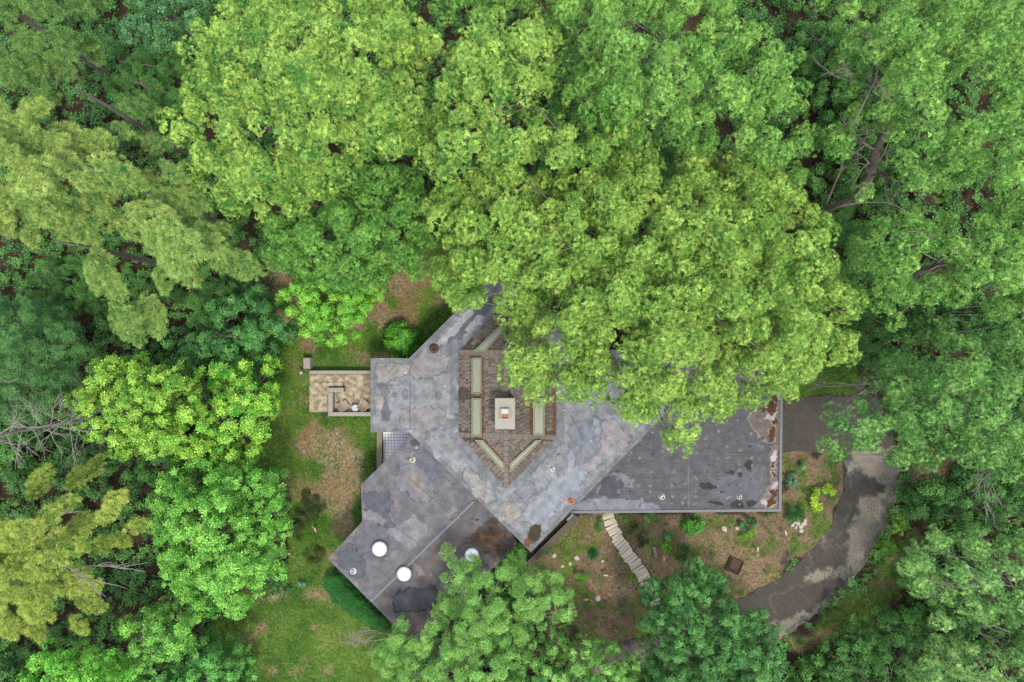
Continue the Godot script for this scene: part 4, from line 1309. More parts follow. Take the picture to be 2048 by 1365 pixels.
# ------------------------------------------------------------------ garden
func flamingo(px, py, ang, material: Material, label: String):
	var t := thing("garden_flamingo", label, "lawn ornament", P(px, py, 0), "plastic flamingos in the garden")
	t.rotation.y = ang
	var s := Shape.new()
	# body, tail and swept neck as one skin of rings along x
	var st := [[-0.27, 0.52, 0.006], [-0.2, 0.55, 0.045], [-0.1, 0.56, 0.078], [0.0, 0.56, 0.085], [0.09, 0.57, 0.07], [0.14, 0.6, 0.04], [0.17, 0.66, 0.026], [0.19, 0.75, 0.022], [0.21, 0.84, 0.021], [0.25, 0.89, 0.024], [0.3, 0.88, 0.03], [0.34, 0.86, 0.022], [0.38, 0.83, 0.01]]
	var pts := []; var rad := []
	for q in st: pts.append(Vector3(q[0], q[1], 0)); rad.append(q[2])
	s.tube(pts, rad, 10, true)
	obj("body", s.mesh(material), t)
	for z in [-0.03, 0.03]:
		var l := Shape.new()
		l.tube([Vector3(0, 0, z), Vector3(0.01, 0.5, z)], [0.006, 0.006], 5)
		obj("leg", l.mesh(M.tin), t)
func rock(px, py, r, label, group):
	var s := Shape.new()
	s.blob(Vector3.ZERO, Vector3(r * rng.randf_range(0.8, 1.3), r * 0.6, r * rng.randf_range(0.7, 1.1)), 0.4, noise, 9, 6)
	var o := obj("stone", s.mesh(M.rock))
	o.position = P(px, py, r * 0.25)
	o.rotation.y = rng.randf() * TAU
	tag(o, label, "stone", group)
func build_garden():
	var g1 := L(70, 150, 40, 2.2); var g2 := L(125, 195, 60, 2.2)
	var dk1 := L(36, 84, 36, 2.2); var dk2 := L(66, 122, 52, 2.2)
	var yl1 := L(130, 185, 40, 2.0); var yl2 := L(185, 220, 70, 2.0)
	var teal1 := L(60, 125, 95, 2.2); var teal2 := L(105, 165, 130, 2.2)
	var bronze1 := L(70, 66, 42, 2.2); var bronze2 := L(105, 100, 58, 2.2)
	# plank path
	var path := obj("garden_path", _path_bed())
	tag(path, "winding path of weathered timber planks from the garage wall", "path", "", "structure")
	var spine := [[1214, 1022], [1216, 1035], [1222, 1052], [1232, 1075], [1246, 1096], [1264, 1118], [1281, 1142], [1296, 1168], [1305, 1190], [1314, 1212]]
	var pts := []
	for q in spine: pts.append(P(q[0], q[1], 0.07))
	var seg := 0; var d := 0.0; var k := 0
	while seg < pts.size() - 1:
		var a: Vector3 = pts[seg]; var b: Vector3 = pts[seg + 1]
		var l := a.distance_to(b)
		if d > l:
			d -= l; seg += 1
			continue
		var dir := (b - a) / l
		var nx: Vector3 = (pts[min(seg + 2, pts.size() - 1)] - b).normalized() if seg + 2 < pts.size() else dir
		dir = dir.lerp(nx, d / l).normalized()
		var w := rng.randf_range(0.84, 1.0)
		var th := rng.randf_range(0.19, 0.25)
		var s := Shape.new()
		var tone := rng.randf_range(0.78, 1.0)
		s.col = Color(tone, tone * 0.98, tone * 0.95)
		if k < 2: s.col = Color(0.62, 0.62, 0.4)
		s.box(Transform3D(Basis(dir.cross(Vector3.UP).normalized(), Vector3.UP, -dir).rotated(Vector3.UP, rng.randf_range(-0.06, 0.06)), a + dir * d + Vector3(rng.randf_range(-0.03, 0.03), rng.randf_range(-0.01, 0.01), 0)), Vector3(w, 0.08, th), 0.012)
		obj("plank", s.mesh(M.plank), path)
		d += th + (0.014 if k % 4 else 0.035)
		k += 1
	# flamingos
	flamingo(634, 1055, 1.9, M.pink, "pink plastic flamingo standing by the bronze shrub, beak toward the patio")
	flamingo(579, 1103, 3.1, M.pale_pink, "faded whitish plastic flamingo in bare soil under the bright maple")
	flamingo(1172, 1194, 0.1, M.pink, "bright pink plastic flamingo next to a round pale stone")
	flamingo(1211, 1146, 0.0, M.pale_pink, "faded cream plastic flamingo between rounded shrub and plank path")
	flamingo(1325, 1115, -1.5, M.pink, "pink plastic flamingo standing beside the plank path's dark log")
	flamingo(1510, 1096, -1.85, M.pale_pink, "faded pink plastic flamingo on bare soil near the square fire pit")
	flamingo(1566, 1064, -1.4, M.pale_pink, "faded pink plastic flamingo beside the heap of stones")
	# fire pit
	var fp := thing("fire_pit", "square rusty timber fire pit frame filled with dry litter", "fire pit", P(1468, 1131, 0))
	fp.rotation.y = -0.42
	for q in [[0, -0.5, 1.1, 0.07, 0.0], [0, 0.5, 1.1, 0.07, 0.004], [0, 0.34, 0.98, 0.05, 0.0], [-0.5, 0, 0.07, 0.92, 0.008], [0.5, 0, 0.07, 0.92, 0.012], [-0.36, -0.06, 0.04, 0.74, 0.0]]:
		var s := Shape.new()
		s.box(Transform3D(Basis(), Vector3(q[0], 0.11 + q[4], q[1])), Vector3(q[2], 0.22, q[3]), 0.012)
		obj("side_board", s.mesh(M.dark_wood), fp)
	var bed := Shape.new()
	bed.box(Transform3D(Basis(), Vector3(0, 0.06, 0)), Vector3(0.92, 0.08, 0.9), 0.0)
	obj("ash_bed", bed.mesh(M.dark_wood), fp)
	# log by the path
	var lg := Shape.new()
	lg.tube([P(1308, 1093, 0.12), P(1310, 1104, 0.13), P(1313, 1118, 0.11)], [0.15, 0.16, 0.14], 10, true)
	tag(obj("log", lg.mesh(M.bark)), "short dark cut log lying between shrubs near the path", "log")
	# loose board on the roof
	var st := Shape.new()
	st.tube([P(1166, 1003, Y_GAR + 0.03), P(1194, 1008, Y_GAR + 0.03)], [0.03, 0.02], 6, true)
	tag(obj("stick", st.mesh(M.dead_wood)), "pale straight stick lying on the garage roof", "stick")
	# stones
	for q in [[1586, 1050, 6], [1592, 1055, 5], [1597, 1048, 5], [1602, 1054, 6], [1607, 1048, 6], [1611, 1047, 5], [1603, 1062, 6], [1598, 1040, 5], [1610, 1041, 5], [1594, 1046, 4], [1590, 1045, 4]]:
		rock(q[0], q[1], q[2] / 34.0, "rough pale stone in the heap by the driveway bed", "heaped stones by the driveway")
	for q in [[1108, 1112, 5], [1140, 1128, 4], [1153, 1116, 6], [1125, 1133, 4], [1205, 1123, 4]]:
		rock(q[0], q[1], q[2] / 27.0, "small pale stone on mulch round the spiky plant", "loose stones in the mulch")
	rock(1196, 1197, 0.2, "round pale stone lying beside the bright pink flamingo", "")
	rock(1449, 1058, 0.22, "flat tan stone in the bed under the garage roof edge", "")
	rock(1474, 1057, 0.16, "round pinkish stone near the lime green mound", "")
	rock(1240, 1107, 0.13, "small tan stone at the plank path edge", "")
	# planted things
	shrub("hedge_shrub", "rounded bright green boxwood shrub beside the cream flamingo", "shrub", 1166, 1151, 15, 17, 0.9, "small", L(60, 150, 25, 2.0), L(100, 190, 50, 2.0))
	shrub("hedge_shrub", "rounded dark green boxwood shrub near the log", "shrub", 1366, 1102, 15, 18, 0.8, "small", dk1, dk2)
	shrub("hedge_shrub", "lime green mound shrub near the round pinkish stone", "shrub", 1499, 1069, 15, 14, 0.7, "small", L(85, 170, 20, 2.0), L(140, 205, 50, 2.0), 0.5)
	shrub("garden_shrub", "bushy mid green shrub against the garage roof edge", "shrub", 1388, 1049, 22, 20, 1.0, "maple", g1, L(95, 165, 60, 2.2), 0.0, "", 0.8)
	shrub("garden_shrub", "leafy green shrub between the log and the garage", "shrub", 1336, 1090, 12, 22, 0.8, "maple", g1, g2)
	shrub("garden_shrub", "teal leaved plant above the leafy shrub by the log", "shrub", 1334, 1070, 12, 9, 0.5, "small", teal1, teal2)
	shrub("garden_shrub", "dark purple bronze shrub beside the plank path", "shrub", 1285, 1075, 20, 18, 0.7, "small", bronze1, L(86, 72, 60, 2.2))
	shrub("garden_shrub", "bronze shrub next to the dark purple one", "shrub", 1262, 1060, 14, 14, 0.6, "small", bronze1, bronze2)
	shrub("garden_shrub", "dark green hosta clump under garage roof edge near lime mound", "shrub", 1494, 1044, 22, 14, 0.6, "maple", dk1, L(80, 150, 80, 2.2))
	shrub("garden_shrub", "pale green leafy plant below the garage roof edge by path", "shrub", 1301, 1036, 12, 11, 0.5, "maple", L(90, 150, 80, 2.2), L(150, 195, 130, 2.2))
	shrub("garden_shrub", "small green shrub at the top of the plank path", "shrub", 1246, 1037, 10, 8, 0.5, "small", g1, g2)
	shrub("garden_shrub", "low green plant where the plank path bends", "shrub", 1197, 1050, 10, 14, 0.4, "small", g1, L(110, 150, 70, 2.2))
	shrub("garden_shrub", "green shrub spilling round the garage roof corner", "shrub", 1590, 1025, 22, 22, 0.7, "small", dk1, L(80, 150, 60, 2.2))
	shrub("garden_shrub", "yellow green long shrub between garage and driveway", "shrub", 1628, 994, 13, 30, 0.9, "maple", yl1, yl2, -0.45, "", 0.8)
	shrub("garden_shrub", "small yellow green bush beside the long yellow shrub", "shrub", 1658, 986, 13, 13, 0.9, "maple", yl1, yl2, 0.0, "", 0.8)
	shrub("garden_shrub", "blue green broad leaved clump against the garage wall", "shrub", 1579, 955, 14, 18, 0.6, "maple", teal1, teal2)
	shrub("garden_shrub", "small pale plant in the bed below the garage drive", "shrub", 1607, 932, 10, 9, 0.4, "maple", L(90, 150, 80, 2.2), L(150, 195, 110, 2.2))
	shrub("garden_shrub", "bright lime bush at the outer driveway bend", "shrub", 1795, 1050, 18, 30, 1.2, "maple", L(90, 150, 30, 2.0), L(145, 190, 60, 2.0), 0.3)
	shrub("garden_shrub", "bushy lime shrub tapering along the driveway verge", "shrub", 1768, 1098, 24, 30, 1.1, "maple", L(80, 140, 30, 2.0), L(125, 180, 55, 2.0), 0.6)
	shrub("garden_shrub", "tall rounded green bush touching the upper roof edge", "shrub", 806, 680, 36, 36, 2.2, "maple", L(50, 120, 30, 2.0), L(110, 185, 50, 2.0), 0.3, "", 0.9)
	shrub("garden_shrub", "dark olive low shrub on the lawn by a pink flamingo", "shrub", 618, 1015, 26, 36, 0.7, "small", L(52, 72, 30, 2.2), L(84, 104, 44, 2.2), 0.2)
	shrub("garden_shrub", "dark olive low shrub beyond the larger olive one", "shrub", 600, 1060, 24, 22, 0.6, "small", L(50, 68, 30, 2.2), L(80, 98, 44, 2.2))
	shrub("garden_shrub", "olive green weeds below the wing roof's outer corner", "shrub", 632, 1108, 24, 20, 0.5, "small", L(66, 84, 34, 2.2), L(104, 124, 52, 2.2))
	shrub("garden_shrub", "low green ground shrub at the lawn end near maple", "shrub", 566, 1166, 24, 20, 0.6, "maple", L(60, 110, 50, 2.2), L(100, 150, 80, 2.2))
	shrub("garden_shrub", "pale green blue leafy plant in dry lawn near the hedge", "shrub", 605, 1164, 9, 15, 0.5, "maple", L(70, 140, 90, 2.2), L(130, 190, 140, 2.2))
	shrub("garden_shrub", "dark green shrub by the bottom tree's bent branch", "shrub", 1130, 1265, 26, 22, 1.0, "small", dk1, L(60, 110, 48, 2.2))
	# spiky plant
	var sp := thing("spiky_plant", "spiky dark green clump of long arching leaves in mulch", "plant", P(1185, 1105, 0))
	var rows := PackedFloat32Array()
	for j in 4: put(rows, Basis(Vector3.UP, rng.randf() * TAU).scaled(Vector3.ONE * rng.randf_range(0.9, 1.25)), Vector3(rng.randf_range(-0.1, 0.1), 0.02, rng.randf_range(-0.1, 0.1)), L(46, 110, 50, 2.2))
	copies("foliage", M.blade, rows, sp)
	# hedge along the wing
	var hd := thing("hedge", "thick dark green ground-hugging hedge along the wing roof", "hedge", P(705, 1195, 0))
	rows = PackedFloat32Array()
	var wood := Shape.new()
	var hp := flat([652, 1150, 672, 1140, 770, 1235, 775, 1262, 720, 1240, 670, 1205, 650, 1175])
	for j in 2600:
		var p := Vector2(rng.randf_range(645, 780), rng.randf_range(1135, 1265))
		if not Geometry2D.is_point_in_polygon(p, hp): continue
		var e := edge_dist(p, hp)
		var h: float = 0.25 + 0.75 * clamp(e / 14.0, 0, 1) + noise.get_noise_2d(p.x * 8, p.y * 8) * 0.2
		var ax := (Vector3.UP + rand_dir() * 0.5).normalized()
		var c := L(34, 96, 34, 2.0).lerp(L(62, 140, 52, 2.0), rng.randf())
		put(rows, frame_of(ax).rotated(ax, rng.randf() * TAU).scaled(Vector3.ONE * rng.randf_range(0.5, 0.8)), P(p.x, p.y, h) - P(705, 1195, 0), c)
		if j % 24 == 0: wood.tube([P(p.x, p.y, 0) - P(705, 1195, 0), P(p.x, p.y, h * 0.9) - P(705, 1195, 0)], [0.02, 0.01], 4)
	obj("stem", wood.mesh(M.bark), hd)
	copies("foliage", M.small, rows, hd)
	rows = PackedFloat32Array()
	for j in 1500:
		var p := Vector2(rng.randf_range(1060, 1860), rng.randf_range(900, 1310))
		var ip := Vector2i((p - G_ORG) * G_SC)
		if control.get_pixelv(ip).b < 0.35 or on_building(p) or on_drive(p) or noise.get_noise_2d(p.x * 3.0, p.y * 3.0) < 0.02: continue
		if Geometry2D.is_point_in_polygon(p, flat([1200, 1015, 1232, 1015, 1300, 1135, 1335, 1215, 1300, 1220, 1205, 1060])): continue
		var c := L(64, 108, 42, 2.2).lerp(L(120, 156, 70, 2.2), rng.randf())
		put(rows, Basis(Vector3.UP, rng.randf() * TAU).scaled(Vector3.ONE * rng.randf_range(0.25, 0.6)), P(p.x, p.y, 0.05), c)
	tag(copies("garden_weeds", M.small, rows, self), "low green weeds spread through the garden mulch", "weeds", "", "stuff")
	# fallen twigs and leaves in mulch
	rows = PackedFloat32Array()
	for j in 2600:
		var p := Vector2(rng.randf_range(1050, 1900), rng.randf_range(880, 1330))
		var ip := Vector2i((p - G_ORG) * G_SC)
		if control.get_pixelv(ip).b < 0.35 or on_building(p) or (on_drive(p) and rng.randf() < 0.95): continue
		put(rows, Basis(Vector3.UP, rng.randf() * TAU).scaled(Vector3.ONE * rng.randf_range(0.5, 1.0)), P(p.x, p.y, 0.035 if on_drive(p) else 0.005), L(112, 86, 66, 3.6).lerp(L(190, 164, 138, 3.6), rng.randf() * rng.randf()))
	tag(copies("mulch_litter", M.litter, rows, self), "brown leaf litter scattered over the garden mulch", "leaves", "", "stuff")
func _path_bed() -> ArrayMesh:
	var s := Shape.new()
	s.prism(plan([1204, 1020, 1228, 1020, 1236, 1050, 1262, 1090, 1296, 1138, 1312, 1166, 1328, 1212, 1302, 1216, 1290, 1180, 1268, 1140, 1236, 1100, 1212, 1060], 0.02), -0.03, 0.02)
	return s.mesh(M.dark_wood)

# ------------------------------------------------------------------ trees
func build_trees():
	var fe := 1.5    # crowns shade themselves: photographed value over leaf colour
	var oak_a := L(104, 150, 58, fe); var oak_b := L(172, 206, 98, fe)
	var oakg_a := L(84, 138, 56, fe); var oakg_b := L(150, 198, 96, fe)
	var pale_a := L(92, 148, 72, fe); var pale_b := L(152, 200, 112, fe)
	var mid_a := L(66, 120, 48, fe); var mid_b := L(116, 168, 76, fe)
	var bright_a := L(76, 142, 36, fe); var bright_b := L(130, 190, 66, fe)
	var lime_a := L(88, 142, 40, fe); var lime_b := L(150, 192, 72, fe)
	var dark_a := L(46, 92, 40, fe); var dark_b := L(84, 134, 64, fe)
	var teal_a := L(48, 92, 52, fe); var teal_b := L(88, 136, 82, fe)
	var pine_a := L(84, 126, 58, fe); var pine_b := L(154, 184, 98, fe)
	var piny_a := L(104, 136, 50, fe); var piny_b := L(176, 192, 92, fe)
	var ping_a := L(70, 110, 52, fe); var ping_b := L(124, 160, 82, fe)
	var thick0 := L(46, 92, 36, fe); var thick1 := L(84, 134, 56, fe)
	tree("oak_tree", "huge yellow green oak spreading over the garage and shingled roofs", "oak tree", [850, 420, 905, 385, 960, 335, 1040, 335, 1110, 358, 1180, 335, 1260, 310, 1330, 335, 1400, 320, 1480, 335, 1560, 370, 1610, 420, 1640, 480, 1660, 540, 1702, 610, 1692, 680, 1655, 735, 1600, 770, 1555, 800, 1520, 795, 1470, 800, 1445, 835, 1400, 838, 1355, 876, 1322, 852, 1262, 835, 1212, 792, 1170, 812, 1128, 800, 1108, 772, 1062, 782, 1042, 745, 1018, 702, 1036, 680, 1010, 662, 1020, 622, 955, 598, 900, 606, 868, 560, 880, 500, 845, 440], 18.0, 10.0, "oak", oak_a, oak_b, {"r": 1.25, "step": 2.05, "under": 1.0, "relief": 2.1, "solid": true, "gaps": [[1078, 565, 6], [1460, 395, 6]], "grow": 14.0})
	tree("oak_tree", "yellow green oak crowding behind the huge oak, bronze tipped", "oak tree", [880, 85, 960, 30, 1050, 30, 1110, 60, 1130, 110, 1100, 150, 1090, 210, 1130, 260, 1190, 240, 1250, 260, 1240, 310, 1180, 345, 1100, 350, 1000, 330, 930, 370, 870, 380, 850, 320, 880, 260, 865, 180], 18.0, 11.0, "oak", oakg_a, oak_b, {"r": 1.2, "gaps": [[1000, 250, 8]]})
	tree("oak_tree", "broad light green oak beside the tall pines", "oak tree", [390, 60, 480, 10, 600, -60, 770, -60, 850, 0, 880, 90, 852, 180, 880, 250, 830, 320, 780, 340, 720, 300, 690, 350, 640, 380, 560, 420, 480, 440, 420, 400, 350, 330, 340, 240, 375, 190, 420, 120], 18.0, 10.0, "oak", oakg_a, oak_b, {"r": 1.2, "gaps": [[665, 300, 14], [575, 170, 6], [860, 130, 10]]})
	tree("oak_tree", "green oak with deep gaps between its limbs, beyond the huge oak", "oak tree", [1040, -60, 1240, -60, 1400, -60, 1480, 10, 1470, 60, 1560, 50, 1605, 130, 1600, 250, 1650, 330, 1600, 390, 1540, 340, 1480, 320, 1400, 310, 1330, 320, 1230, 300, 1140, 270, 1100, 200, 1100, 130, 1120, 80], 17.0, 10.0, "oak", oakg_a, oakg_b, {"r": 1.2, "gaps": [[1262, 325, 14], [1120, 165, 14], [1360, 145, 16], [1590, 320, 10], [1300, 60, 10], [1500, 190, 8]], "step": 2.5})
	tree("oak_tree", "dark green oak at the wood edge between two pale oaks", "oak tree", [850, -60, 1070, -60, 1060, 10, 960, 10, 880, 60, 860, 0], 14.0, 9.0, "oak", mid_a, oakg_b, {"r": 1.1})
	var eo := tree("oak_tree", "open crowned oak showing its grey forked trunk and bare limbs", "oak tree", [1600, -60, 2110, -60, 2110, 420, 1990, 440, 1900, 410, 1820, 430, 1760, 410, 1690, 370, 1620, 330, 1610, 290, 1680, 260, 1700, 200, 1660, 130, 1640, 40], 16.0, 9.0, "oak", oakg_a, oakg_b, {"r": 1.15, "trunk": Vector2(1735, 380), "step": 2.65, "limbs": 0.04, "gaps": [[1742, 195, 24], [1745, 320, 30], [1640, 105, 20], [1728, 262, 26], [1950, 180, 12], [1640, 30, 14], [1790, 380, 12]], "under": 0.6})
	var s := Shape.new()
	var bo := eo.position
	var way := [P(1715, 400, 6.0), P(1740, 350, 8.5), P(1752, 300, 10.0), P(1786, 240, 11.5), P(1772, 190, 12.5), P(1745, 155, 13.5)]
	for k in way.size(): way[k] -= bo
	s.tube(way, [0.36, 0.3, 0.24, 0.19, 0.14, 0.08], 9)
	for q in [[1, 1700, 330, 10.5, .1], [2, 1712, 290, 11.5, .12], [2, 1810, 310, 11.5, .1], [3, 1850, 240, 13, .1], [4, 1700, 165, 13.5, .08], [5, 1720, 110, 13.5, .06], [1, 1800, 350, 11, .08], [3, 1740, 240, 12.5, .06]]:
		twigs(s, way[q[0]], P(q[1], q[2], q[3]) - bo - way[q[0]], (P(q[1], q[2], q[3]) - bo - way[q[0]]).length() * 1.1, q[4] * 0.8, 2)
	obj("forked_limb", s.mesh(M.bark), eo)
	tree("oak_tree", "rounded green oak beyond the driveway with bare twigs between clumps", "oak tree", [1720, 445, 1800, 415, 1900, 440, 2110, 430, 2110, 640, 1960, 640, 1850, 600, 1800, 650, 1760, 640, 1720, 600, 1695, 520], 15.0, 9.0, "oak", oakg_a, oakg_b, {"r": 1.1, "step": 2.65, "gaps": [[1720, 560, 8], [1840, 545, 12], [1745, 500, 8], [1930, 520, 10], [1790, 470, 8]], "under": 0.6})
	var ho := tree("oak_tree", "green oak leaning over the driveway with dead twigs along its side", "oak tree", [1655, 800, 1690, 780, 1720, 790, 1760, 720, 1830, 680, 1920, 660, 2110, 630, 2110, 930, 2000, 945, 1950, 935, 1890, 900, 1830, 945, 1780, 925, 1740, 880, 1690, 915, 1645, 900, 1650, 840], 14.0, 7.0, "oak", L(74, 128, 58, fe), L(138, 188, 98, fe), {"r": 1.1, "step": 2.5, "under": 0.7, "gaps": [[1740, 810, 6], [1900, 800, 8], [1990, 720, 14]]})
	s = Shape.new()
	for q in [[1800, 745, 1735, 765, 7.0], [1800, 735, 1760, 740, 7.5], [1760, 770, 1700, 775, 6.5], [2010, 900, 1975, 950, 9.0], [1990, 890, 1960, 905, 9.0]]:
		var a := P(q[0], q[1], q[4]); var b := P(q[2], q[3], q[4])
		twigs(s, a - ho.position, b - a, a.distance_to(b) * 1.3, 0.05, 3, 0.6)
	obj("dead_branch", s.mesh(M.dead_wood), ho)
	var io := tree("oak_tree", "pale blue green oak with bare grey branches right of the driveway bend".replace("right of", "past"), "oak tree", [1808, 1110, 1860, 1060, 1930, 1075, 1950, 1060, 2010, 1090, 2110, 1040, 2110, 1270, 2010, 1235, 1960, 1245, 1900, 1200, 1860, 1190, 1830, 1165, 1808, 1140], 8.5, 5.5, "oak", pale_a, pale_b, {"r": 1.0, "gaps": [[1935, 1125, 18], [1890, 1160, 8], [1985, 1140, 14]], "under": 0.3})
	tree("oak_tree", "pale green oak reaching in over the dark undergrowth by the driveway bend", "oak tree", [1825, 1340, 1850, 1310, 1868, 1240, 1920, 1235, 1955, 1290, 2010, 1300, 2110, 1270, 2110, 1450, 1815, 1450], 8.5, 5.5, "oak", pale_a, L(166, 206, 120, fe), {"r": 1.0, "gaps": [[1990, 1260, 24]], "under": 0.3})
	s = Shape.new()
	for q in [[1960, 1150, 1915, 1115, 6.5], [2020, 1265, 1985, 1250, 6.5], [1930, 1160, 1890, 1175, 6.0]]:
		var a := P(q[0], q[1], q[4]); var b := P(q[2], q[3], q[4])
		twigs(s, a - io.position, b - a, a.distance_to(b) * 1.2, 0.035, 2, 0.6)
	obj("dead_branch", s.mesh(M.dead_wood), io)
	var ko := tree("locust_tree", "small leaved green tree leaning over the wing roof and its third dome", "tree", [885, 1150, 905, 1105, 925, 1105, 935, 1128, 975, 1128, 1010, 1122, 1080, 1132, 1135, 1160, 1152, 1210, 1125, 1245, 1060, 1260, 1045, 1330, 1060, 1460, 765, 1460, 745, 1310, 775, 1250, 820, 1238, 868, 1225, 895, 1185], 8.5, 5.0, "small", L(84, 140, 56, fe), L(140, 188, 92, fe), {"r": 0.85, "gaps": [[945, 1245, 8], [850, 1330, 6]], "size": 1.05, "limbs": 0.15, "step": 2.2, "tall": 0.9, "relief": 1.4, "under": 0.7, "grow": 2.0})
	s = Shape.new()
	for q in [[780, 1275, 725, 1285, 5.0], [1150, 1215, 1095, 1245, 5.0], [790, 1270, 740, 1260, 5.0]]:
		var a := P(q[0], q[1], q[4]); var b := P(q[2], q[3], q[4])
		twigs(s, a - ko.position, b - a, a.distance_to(b), 0.03, 3 if q[0] < 800 else 1, 0.6)
	obj("dead_branch", s.mesh(M.dead_wood), ko)
	tree("broadleaf_tree", "dense dark green tree hiding the lower end of the plank path", "tree", [1290, 1210, 1305, 1170, 1345, 1145, 1385, 1118, 1420, 1118, 1436, 1150, 1446, 1185, 1480, 1220, 1535, 1235, 1562, 1290, 1570, 1460, 1270, 1460, 1290, 1370, 1310, 1320, 1285, 1270], 9.0, 5.0, "maple", L(46, 96, 42, fe), L(88, 142, 68, fe), {"r": 1.0, "step": 2.0, "under": 1.0, "relief": 1.2, "limbs": 0.12, "gaps": [[1400, 1220, 8]], "size": 0.85})
	tree("broadleaf_tree", "mid green tree below the driveway end, beside the locust", "tree", [1060, 1290, 1110, 1265, 1160, 1270, 1230, 1300, 1310, 1340, 1310, 1460, 1000, 1460, 1010, 1340], 7.5, 4.0, "maple", mid_a, L(132, 184, 84, fe), {"r": 0.9, "size": 0.85})
	tree("maple_tree", "dense bright green maple at the lawn edge facing the wing roof", "maple tree", [330, 960, 400, 920, 480, 930, 545, 950, 582, 1030, 545, 1080, 560, 1140, 520, 1185, 445, 1235, 400, 1215, 345, 1190, 320, 1100, 310, 1020], 11.0, 6.0, "maple", L(70, 134, 38, fe), L(124, 184, 74, fe), {"r": 1.0, "step": 2.05, "under": 1.0, "relief": 1.2})
	tree("maple_tree", "lime yellow maple between the dark tree and the lawn", "maple tree", [155, 790, 210, 730, 290, 718, 370, 738, 402, 790, 385, 850, 345, 900, 280, 922, 220, 892, 170, 845], 10.0, 6.0, "maple", lime_a, lime_b, {"r": 0.85})
	tree("maple_tree", "bright green maple overhanging the lawn opposite the patio", "maple tree", [400, 745, 470, 700, 535, 720, 552, 800, 530, 880, 490, 925, 420, 935, 350, 925, 372, 865, 402, 800], 9.0, 5.0, "maple", bright_a, L(150, 196, 70, fe), {"r": 0.85})
	tree("broadleaf_tree", "dark green tree below the drooping pine boughs", "tree", [-80, 620, 60, 600, 150, 640, 195, 700, 170, 780, 120, 830, 60, 840, -80, 850], 9.0, 4.5, "small", dark_a, L(92, 140, 74, fe), {"r": 0.95})
	tree("broadleaf_tree", "deep green tree between the pine boughs and the lawn", "tree", [395, 640, 450, 575, 540, 580, 592, 640, 570, 700, 520, 740, 440, 740, 380, 720, 340, 690], 6.5, 3.0, "maple", dark_a, L(86, 146, 72, fe), {"r": 0.85})
	tree("broadleaf_tree", "soft green tree behind the bright one above the patio lawn", "tree", [520, 430, 600, 370, 680, 320, 780, 320, 860, 370, 878, 470, 840, 530, 770, 560, 700, 575, 600, 560, 540, 520], 12.0, 6.0, "oak", L(72, 128, 50, fe), L(132, 184, 84, fe), {"r": 1.05})
	tree("broadleaf_tree", "vivid green young tree overhanging the upper patio lawn", "tree", [568, 570, 620, 525, 700, 545, 755, 590, 748, 625, 715, 655, 705, 705, 660, 680, 605, 665, 575, 620], 7.0, 3.5, "maple", bright_a, bright_b, {"r": 0.85})
	tree("broadleaf_tree", "blue green tree between the pines and the broad oak", "tree", [228, -60, 400, -60, 410, 40, 395, 105, 330, 100, 270, 90, 235, 60], 11.0, 7.0, "maple", teal_a, teal_b, {"r": 1.0})
	tree("understory_tree", "low leafy tree in the hollow beside the tall pine", "tree", [225, 100, 380, 110, 372, 210, 300, 240, 225, 210], 6.0, 3.0, "small", thick0, thick1, {"r": 0.9})
	# pines
	pine("pine_tree", "tall green pine in the wood corner beside the blue green tree", [-80, -60, 218, -60, 224, 90, 200, 170, 110, 200, -80, 200], Vector2(-40, -20), 15.0, 10.0, ping_a, ping_b, {"gaps": [[50, 50, 26], [110, 110, 16]]})
	pine("pine_tree", "big yellow green pine with wide plumed boughs beside the broad oak", [-80, 190, 40, 190, 150, 170, 200, 240, 235, 270, 330, 250, 360, 330, 430, 400, 470, 470, 400, 480, 330, 480, 290, 520, 230, 480, 170, 520, 110, 520, 60, 600, 20, 590, 60, 520, -80, 560], Vector2(-60, 280), 16.0, 10.0, pine_a, L(170, 192, 102, fe), {"gaps": [[60, 520, 26], [230, 490, 16]]})
	pine("pine_tree", "pale pine whose long boughs droop toward the patio lawn", [290, 470, 400, 460, 520, 480, 545, 560, 500, 560, 440, 555, 410, 570, 350, 620, 320, 590, 290, 540], Vector2(300, 390), 13.0, 9.0, pine_a, pine_b, {"plume": 1.15})
	pine("pine_tree", "smaller pale pine with fanned boughs above the lime maple", [190, 560, 230, 530, 290, 560, 330, 640, 345, 700, 320, 690, 295, 715, 270, 680, 210, 690, 200, 640], Vector2(150, 490), 11.5, 8.0, pine_a, pine_b, {"plume": 1.15})
	pine("pine_tree", "green pine tucked between the big pine and the broad oak", [230, 190, 300, 190, 350, 250, 345, 330, 420, 380, 390, 400, 330, 340, 240, 270], Vector2(190, 200), 13.0, 9.0, ping_a, L(140, 172, 96, fe), {})
	var yp := pine("pine_tree", "golden yellow pine with grey branches beside the bright maple", [-80, 930, 30, 990, 90, 925, 200, 905, 260, 945, 330, 970, 310, 1020, 300, 1060, 250, 1060, 305, 1120, 300, 1150, 240, 1120, 215, 1180, 240, 1260, 190, 1280, 130, 1270, 70, 1290, -80, 1300], Vector2(-40, 1130), 14.0, 8.5, piny_a, piny_b, {"gaps": [[190, 1120, 18], [100, 1200, 12], [60, 1140, 12]]})
	s = Shape.new()
	for q in [[60, 1090, 180, 1160, 11.0], [40, 1110, 30, 1170, 11.0], [150, 1130, 230, 1150, 10.0], [70, 1060, 130, 1030, 12.0]]:
		var a := P(q[0], q[1], q[4]); var b := P(q[2], q[3], q[4])
		twigs(s, a - yp.position, b - a, a.distance_to(b), 0.06, 1, 0.5)
	obj("bare_branch", s.mesh(M.dead_wood), yp)
